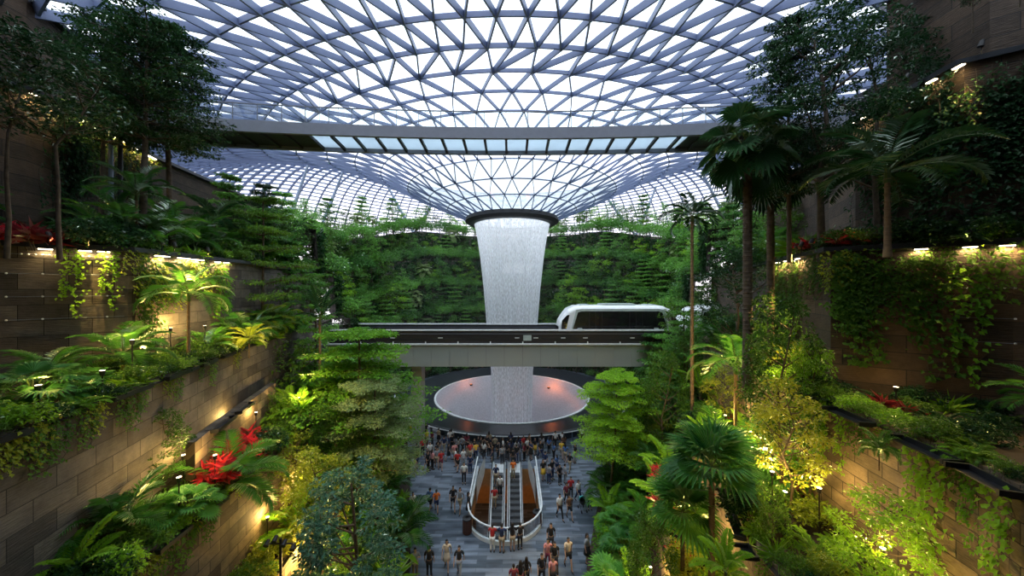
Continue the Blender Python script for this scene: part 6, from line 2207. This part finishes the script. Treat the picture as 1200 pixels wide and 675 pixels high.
def person(x, y, rz, top, bottom, bcol, pose, where, hair='short_hair', s=1.0, z=0.0, group='people on the plaza', what=None):
    bodym, G = PM[pose]
    o = bpy.data.objects.new('person', bodym); COL.objects.link(o)
    o.location = (x, y, z); o.rotation_euler = (0, 0, rz); o.scale = (s, s, s)
    lab = 'person in %s top and %s %s %s, %s' % (top, bcol, bottom, pose.split(' with ')[0] if len(where.split()) > 6 else pose.replace('standing with one hand raised to a phone', 'holding a phone up').replace('standing with arms folded', 'with folded arms').replace('leaning forward with both arms out', 'leaning forward'), where)
    if what: lab = what
    w = lab.split()
    n = SEEN_LABEL.get(lab, 0); SEEN_LABEL[lab] = n + 1
    if n:
        lab = ORD[n] + ' ' + lab
    if len(lab.replace(',', '').split()) > 16:
        lab = ' '.join(lab.split()[:16])
    tag(o, lab, 'person', group)
    c = addobj('shirt', G['shirt'], o); setmat_first(c, M['cl_' + top])
    c = addobj(bottom, G[bottom], o); setmat_first(c, M['cl_' + bcol])
    addobj('hair', G[hair], o)
    addobj('shoe', G['shoe_l'], o); addobj('shoe', G['shoe_r'], o)
    return o


def setmat_first(o, mat):
    if len(o.data.materials) == 0:
        o.data.materials.append(M['skin'])
    o.material_slots[0].link = 'OBJECT'
    o.material_slots[0].material = mat


def ground_at(px, py):
    Y = F * CAMZ / (py - 337.5)
    return (px - 600) * Y / F, Y

W_, S_, H_, A_, LN = 'walking', 'standing', 'standing with one hand raised to a phone', 'standing with arms folded', 'leaning forward with both arms out'
FOLK = [  # px, py of the feet, facing, top, bottom kind, bottom colour, pose, hair, words
    (484, 604, 0.3, 'white', 'trousers', 'black', S_, 'short_hair', 'person in white top and black trousers standing alone by the plants, fig tree side'),
    (504, 600, 2.8, 'blue', 'shorts', 'black', W_, 'short_hair', 'person in blue top and black shorts walking beside the one in orange'),
    (511.5, 600.5, 3.3, 'orange', 'shorts', 'navy', W_, 'short_hair', 'person in bright orange top and dark shorts walking on the open plaza'),
    (531, 598, 0.2, 'black', 'shorts', 'black', W_, 'short_hair', 'person all in black with bare legs walking beside one in grey top'),
    (539, 600, -0.2, 'grey', 'shorts', 'khaki', W_, 'long_hair', 'person in grey top and khaki shorts walking near the escalator well'),
    (549, 606, 1.7, 'black', 'skirt', 'black', S_, 'long_hair', 'person in black dress standing by the litter bin and balustrade'),
    (523.5, 667, 0.1, 'cream', 'skirt', 'cream', W_, 'long_hair', 'person in cream dress walking toward the camera on the open plaza'),
    (503, 677, 3.1, 'black', 'trousers', 'black', S_, 'short_hair', 'person in black suit seen from behind, near the cream dress'),
    (486.5, 678, 0.5, 'grey', 'trousers', 'khaki', H_, 'short_hair', 'person in grey top holding a pale paper at the plaza edge'),
    (538, 676, 0.0, 'black', 'trousers', 'grey', W_, 'short_hair', 'person in black top and grey trousers walking beside the cream dress'),
    (543.7, 567, 0.2, 'white', 'trousers', 'black', S_, 'short_hair', 'person in white shirt and black trousers above the escalator well corner'),
    (551, 555, 3.0, 'navy', 'trousers', 'navy', S_, 'short_hair', 'person all in navy behind the white shirt near the escalator well'),
    (543, 547, 0.4, 'white', 'trousers', 'grey', S_, 'short_hair', 'person in white top and grey trousers just behind the white shirt'),
    (656, 608, 0.3, 'white', 'trousers', 'black', W_, 'short_hair', 'person in white top walking past the litter bin, pool side of stroller'),
    (667.5, 608, 0.2, 'brown', 'shorts', 'black', W_, 'short_hair', 'person in brown top walking beside the white top near the stroller'),
    (664, 592, 0.1, 'maroon', 'trousers', 'black', W_, 'short_hair', 'person in maroon top walking behind the brown top near the stroller'),
    (669, 585, 0.1, 'red', 'trousers', 'black', S_, 'short_hair', 'person in red top behind the stroller group'),
    (678, 588, 0.4, 'white', 'trousers', 'navy', W_, 'long_hair', 'person in white top and navy trousers pushing the teal stroller'),
    (691, 597, 0.1, 'black', 'trousers', 'black', S_, 'short_hair', 'person all in black standing beside the teal stroller'),
    (656, 568, 0.6, 'black', 'trousers', 'black', S_, 'long_hair', 'person all in black standing between the balustrade and layered tree'),
    (662, 567, 1.9, 'grey', 'trousers', 'grey', S_, 'short_hair', 'person all in grey next to the one in black beyond the balustrade'),
    (645.7, 647, 0.0, 'black', 'trousers', 'black', W_, 'short_hair', 'person all in black striding toward the camera past the escalator well'),
    (666, 666, 0.2, 'cream', 'shorts', 'black', W_, 'short_hair', 'person in cream top and black shorts walking by the layered tree'),
    (688, 660, 0.9, 'grey', 'skirt', 'black', S_, 'long_hair', 'person in grey top and black skirt close to the plants'),
    (642, 666, 0.0, 'pink', 'trousers', 'maroon', W_, 'short_hair', 'person in pink top leading the group at the plaza centre'),
    (650, 672, 0.1, 'black', 'trousers', 'black', W_, 'short_hair', 'person in black walking at the shoulder of the pink top'),
    (635, 686, 0.1, 'black', 'trousers', 'black', W_, 'short_hair', 'person in black with bare head at the picture edge, before the pink top'),
    (648, 690, 0.1, 'pink', 'trousers', 'black', W_, 'long_hair', 'person in pink top and black trousers at the bottom picture edge'),
    (617, 688, 3.0, 'black', 'trousers', 'black', S_, 'long_hair', 'person with long dark hair all in black at the bottom picture edge'),
    (610, 694, 3.0, 'black', 'trousers', 'maroon', S_, 'long_hair', 'person in black top and maroon trousers at the bottom picture edge'),
    (602, 698, 3.2, 'maroon', 'trousers', 'black', S_, 'short_hair', 'person in maroon top at the bottom picture edge, seen from behind'),
    (577, 647, 3.1, 'red', 'trousers', 'white', LN, 'short_hair', 'person in red top and white trousers leaning on the rounded balustrade'),
    (588, 648, 3.0, 'navy', 'shorts', 'khaki', LN, 'short_hair', 'person in navy top and khaki shorts leaning on the rounded balustrade'),
    (600.5, 646, 3.2, 'black', 'shorts', 'khaki', LN, 'long_hair', 'person in black top and khaki shorts leaning on the balustrade'),
    (609.5, 644, 3.4, 'black', 'trousers', 'black', LN, 'short_hair', 'person all in black leaning on the balustrade bend'),
    (636.5, 563, 0.5, 'black', 'skirt', 'yellow', S_, 'long_hair', 'person in black top and yellow skirt beside the balustrade corner'),
    (643, 567, 2.5, 'grey', 'trousers', 'navy', S_, 'short_hair', 'person in grey top beside the yellow skirt'),
    (647, 562, 0.7, 'black', 'trousers', 'navy', S_, 'short_hair', 'person in black top behind the yellow skirt, hands down'),
    (627, 533, 0.7, 'black', 'skirt', 'yellow', S_, 'long_hair', 'person in black top and yellow skirt before the pool railing'),
    (500, 524, 1.0, 'yellow', 'trousers', 'brown', S_, 'short_hair', 'person in yellow top before the pool railing by the grey pillar'),
    (504, 540, 0.3, 'white', 'shorts', 'black', W_, 'short_hair', 'person in white top in the crowd by the grey pillar'),
    (512, 548, 0.3, 'grey', 'shorts', 'khaki', W_, 'long_hair', 'person in grey top and khaki shorts in the crowd by the pillar'),
    (517, 550, 0.1, 'red', 'shorts', 'maroon', W_, 'short_hair', 'person in red top heading away from the crowd by the pillar'),
]
for px, py, rz, top, bk, bc, pose, hair, lab in FOLK:
    x, y = ground_at(px, py)
    person(x, y, rz, top, bk, bc, pose, '', hair, random.uniform(0.95, 1.05), what=lab)

# the crowd along the pool railing and behind the escalator well
random.seed(5)
zones = [('at the pool railing beside the grey pillar', -13.5, -6.0, 0.25, 3.2, 18), ('at the pool railing before the falling water', -6.0, 4.0, 0.25, 2.0, 18), ('at the pool railing beside the layered tree', 4.0, 11.5, 0.25, 2.2, 15)]
placed = [tuple(o.location[:2]) for o in COL.objects if o.name.startswith('person') and o.parent is None]
tops = ['black'] * 9 + ['navy', 'navy', 'white', 'white', 'grey', 'grey', 'maroon', 'blue', 'brown', 'brown', 'khaki', 'pink', 'red', 'yellow']
bots = [('trousers', 'black')] * 4 + [('trousers', 'navy'), ('shorts', 'black'), ('shorts', 'khaki'), ('skirt', 'black'), ('trousers', 'grey'), ('shorts', 'navy'), ('trousers', 'khaki')]
def free(x, y, d=0.42):
    return all((x - a) ** 2 + (y - b) ** 2 > d * d for a, b in placed)
def crowd(where, n, pick, faces):
    used = set(); k = 0; tries = 0
    while k < n and tries < n * 60:
        tries += 1
        x, y = pick()
        if not free(x, y): continue
        top = random.choice(tops); b, bc = random.choice(bots); pose = random.choice([S_, S_, W_, H_, A_])
        if (top, b, bc, pose) in used: continue
        used.add((top, b, bc, pose)); placed.append((x, y)); k += 1
        person(x, y, faces(), top, b, bc, pose, where, random.choice(['short_hair', 'long_hair']), random.uniform(0.92, 1.06))
for where, xa, xb, d0, d1, n in zones:
    def pick():
        x = random.uniform(xa, xb)
        rr = 16.5 + random.uniform(d0 + 0.15, d1 + 0.8)
        if abs(x) > rr: return x, 200
        return x, CY - math.sqrt(rr * rr - x * x)
    crowd(where, n, pick, lambda: PI + random.uniform(-0.8, 0.8))
crowd('between pool railing and escalators, pillar side', 13, lambda: (random.uniform(-9.2, -4.5), random.uniform(29.5, 32.6)), lambda: random.uniform(0, 6.28))
crowd('between pool railing and escalators, middle', 16, lambda: (random.uniform(-3.9, 2.4), random.uniform(31.4, 33.4)), lambda: random.uniform(0, 6.28))
crowd('between pool railing and escalators, layered tree side', 8, lambda: (random.uniform(2.6, 6.0), random.uniform(29.5, 32.6)), lambda: random.uniform(0, 6.28))
crowd('on the far plaza beyond the pool', 9, lambda: (random.choice((random.uniform(-11, -5), random.uniform(6.5, 13))), 50.7 + 16.6 + random.uniform(-4.5, -3.5) + 4), lambda: random.uniform(0, 6.28))

# people riding the escalators
slope = math.tan(math.radians(30))
for xe, dy, top, bk, bc, lab in ((-1.35, 1.2, 'navy', 'shorts', 'khaki', 'person in navy top riding the escalator nearer the fig tree, standing highest'), (-0.98, 1.6, 'white', 'trousers', 'black', 'person in white top riding the escalator nearer the fig tree'),
                            (-1.4, 2.6, 'red', 'trousers', 'khaki', 'person in red top riding the escalator nearer the fig tree, lowest'), (0.1, 0.6, 'orange', 'trousers', 'khaki', 'person in orange top riding the escalator nearer the layered tree'),
                            (0.35, 5.0, 'white', 'trousers', 'navy', 'person in white top riding low on the escalator nearer the layered tree'), (0.1, -0.9, 'black', 'trousers', 'black', 'person all in black stepping onto the escalator from the plaza'),
                            (0.42, -1.6, 'black', 'trousers', 'navy', 'person in black top and navy trousers queueing for the escalator'), (-0.9, -1.4, 'grey', 'trousers', 'black', 'person in grey top at the head of the escalator')):
    y = 29.6 - dy
    k = math.floor(dy / 0.4)
    z = -0.231 * max(0, k) - 0.014 if dy > 0 else 0.01
    person(xe, (29.6 - 0.4 * (k + 0.5)) if dy > 0 else y, PI if dy < 0 else 0.0, top, bk, bc, S_, '', 'short_hair', 1.0, z=z, group='people on the escalators', what=lab)

# a few people on the train viaduct side: stroller
t = empty('stroller', (*ground_at(682.5, 598), 0), 0.2); tag(t, 'teal hooded baby stroller pushed across the plaza near the layered tree', 'stroller')
g = Geo()
g.lathe([(0.0, 0.0), (0.13, 0.02), (0.2, 0.12), (0.22, 0.28)], 12, (0, 0, 0.45)); g.v[0][:, 1] *= 1.4; g.build('seat', M['black'], t, smooth=True)
g = Geo(); g.lathe([(0.24, 0.0), (0.22, 0.14), (0.12, 0.25), (0.001, 0.28)], 12, (0, 0.0, 0.74), a0=0, a1=PI); g.v[0][:, 1] *= 1.2; g.build('hood', M['cl_teal'], t, smooth=True)
g = Geo()
for s in (-1, 1):
    g.tube([(s * 0.2, -0.32, 0.1), (s * 0.2, 0.0, 0.5), (s * 0.2, 0.42, 1.02)], 0.014, 5); g.tube([(s * 0.2, 0.3, 0.1), (s * 0.2, 0.0, 0.5)], 0.014, 5)
g.tube([(-0.2, 0.42, 1.02), (0.2, 0.42, 1.02)], 0.018, 5); g.build('frame', M['black'], t)
for s in (-1, 1):
    for y in (-0.32, 0.3):
        g = Geo(); g.tube([(s * 0.2 - 0.02, y, 0.1), (s * 0.2 + 0.02, y, 0.1)], 0.1, 12); g.build('wheel', M['black'], t)
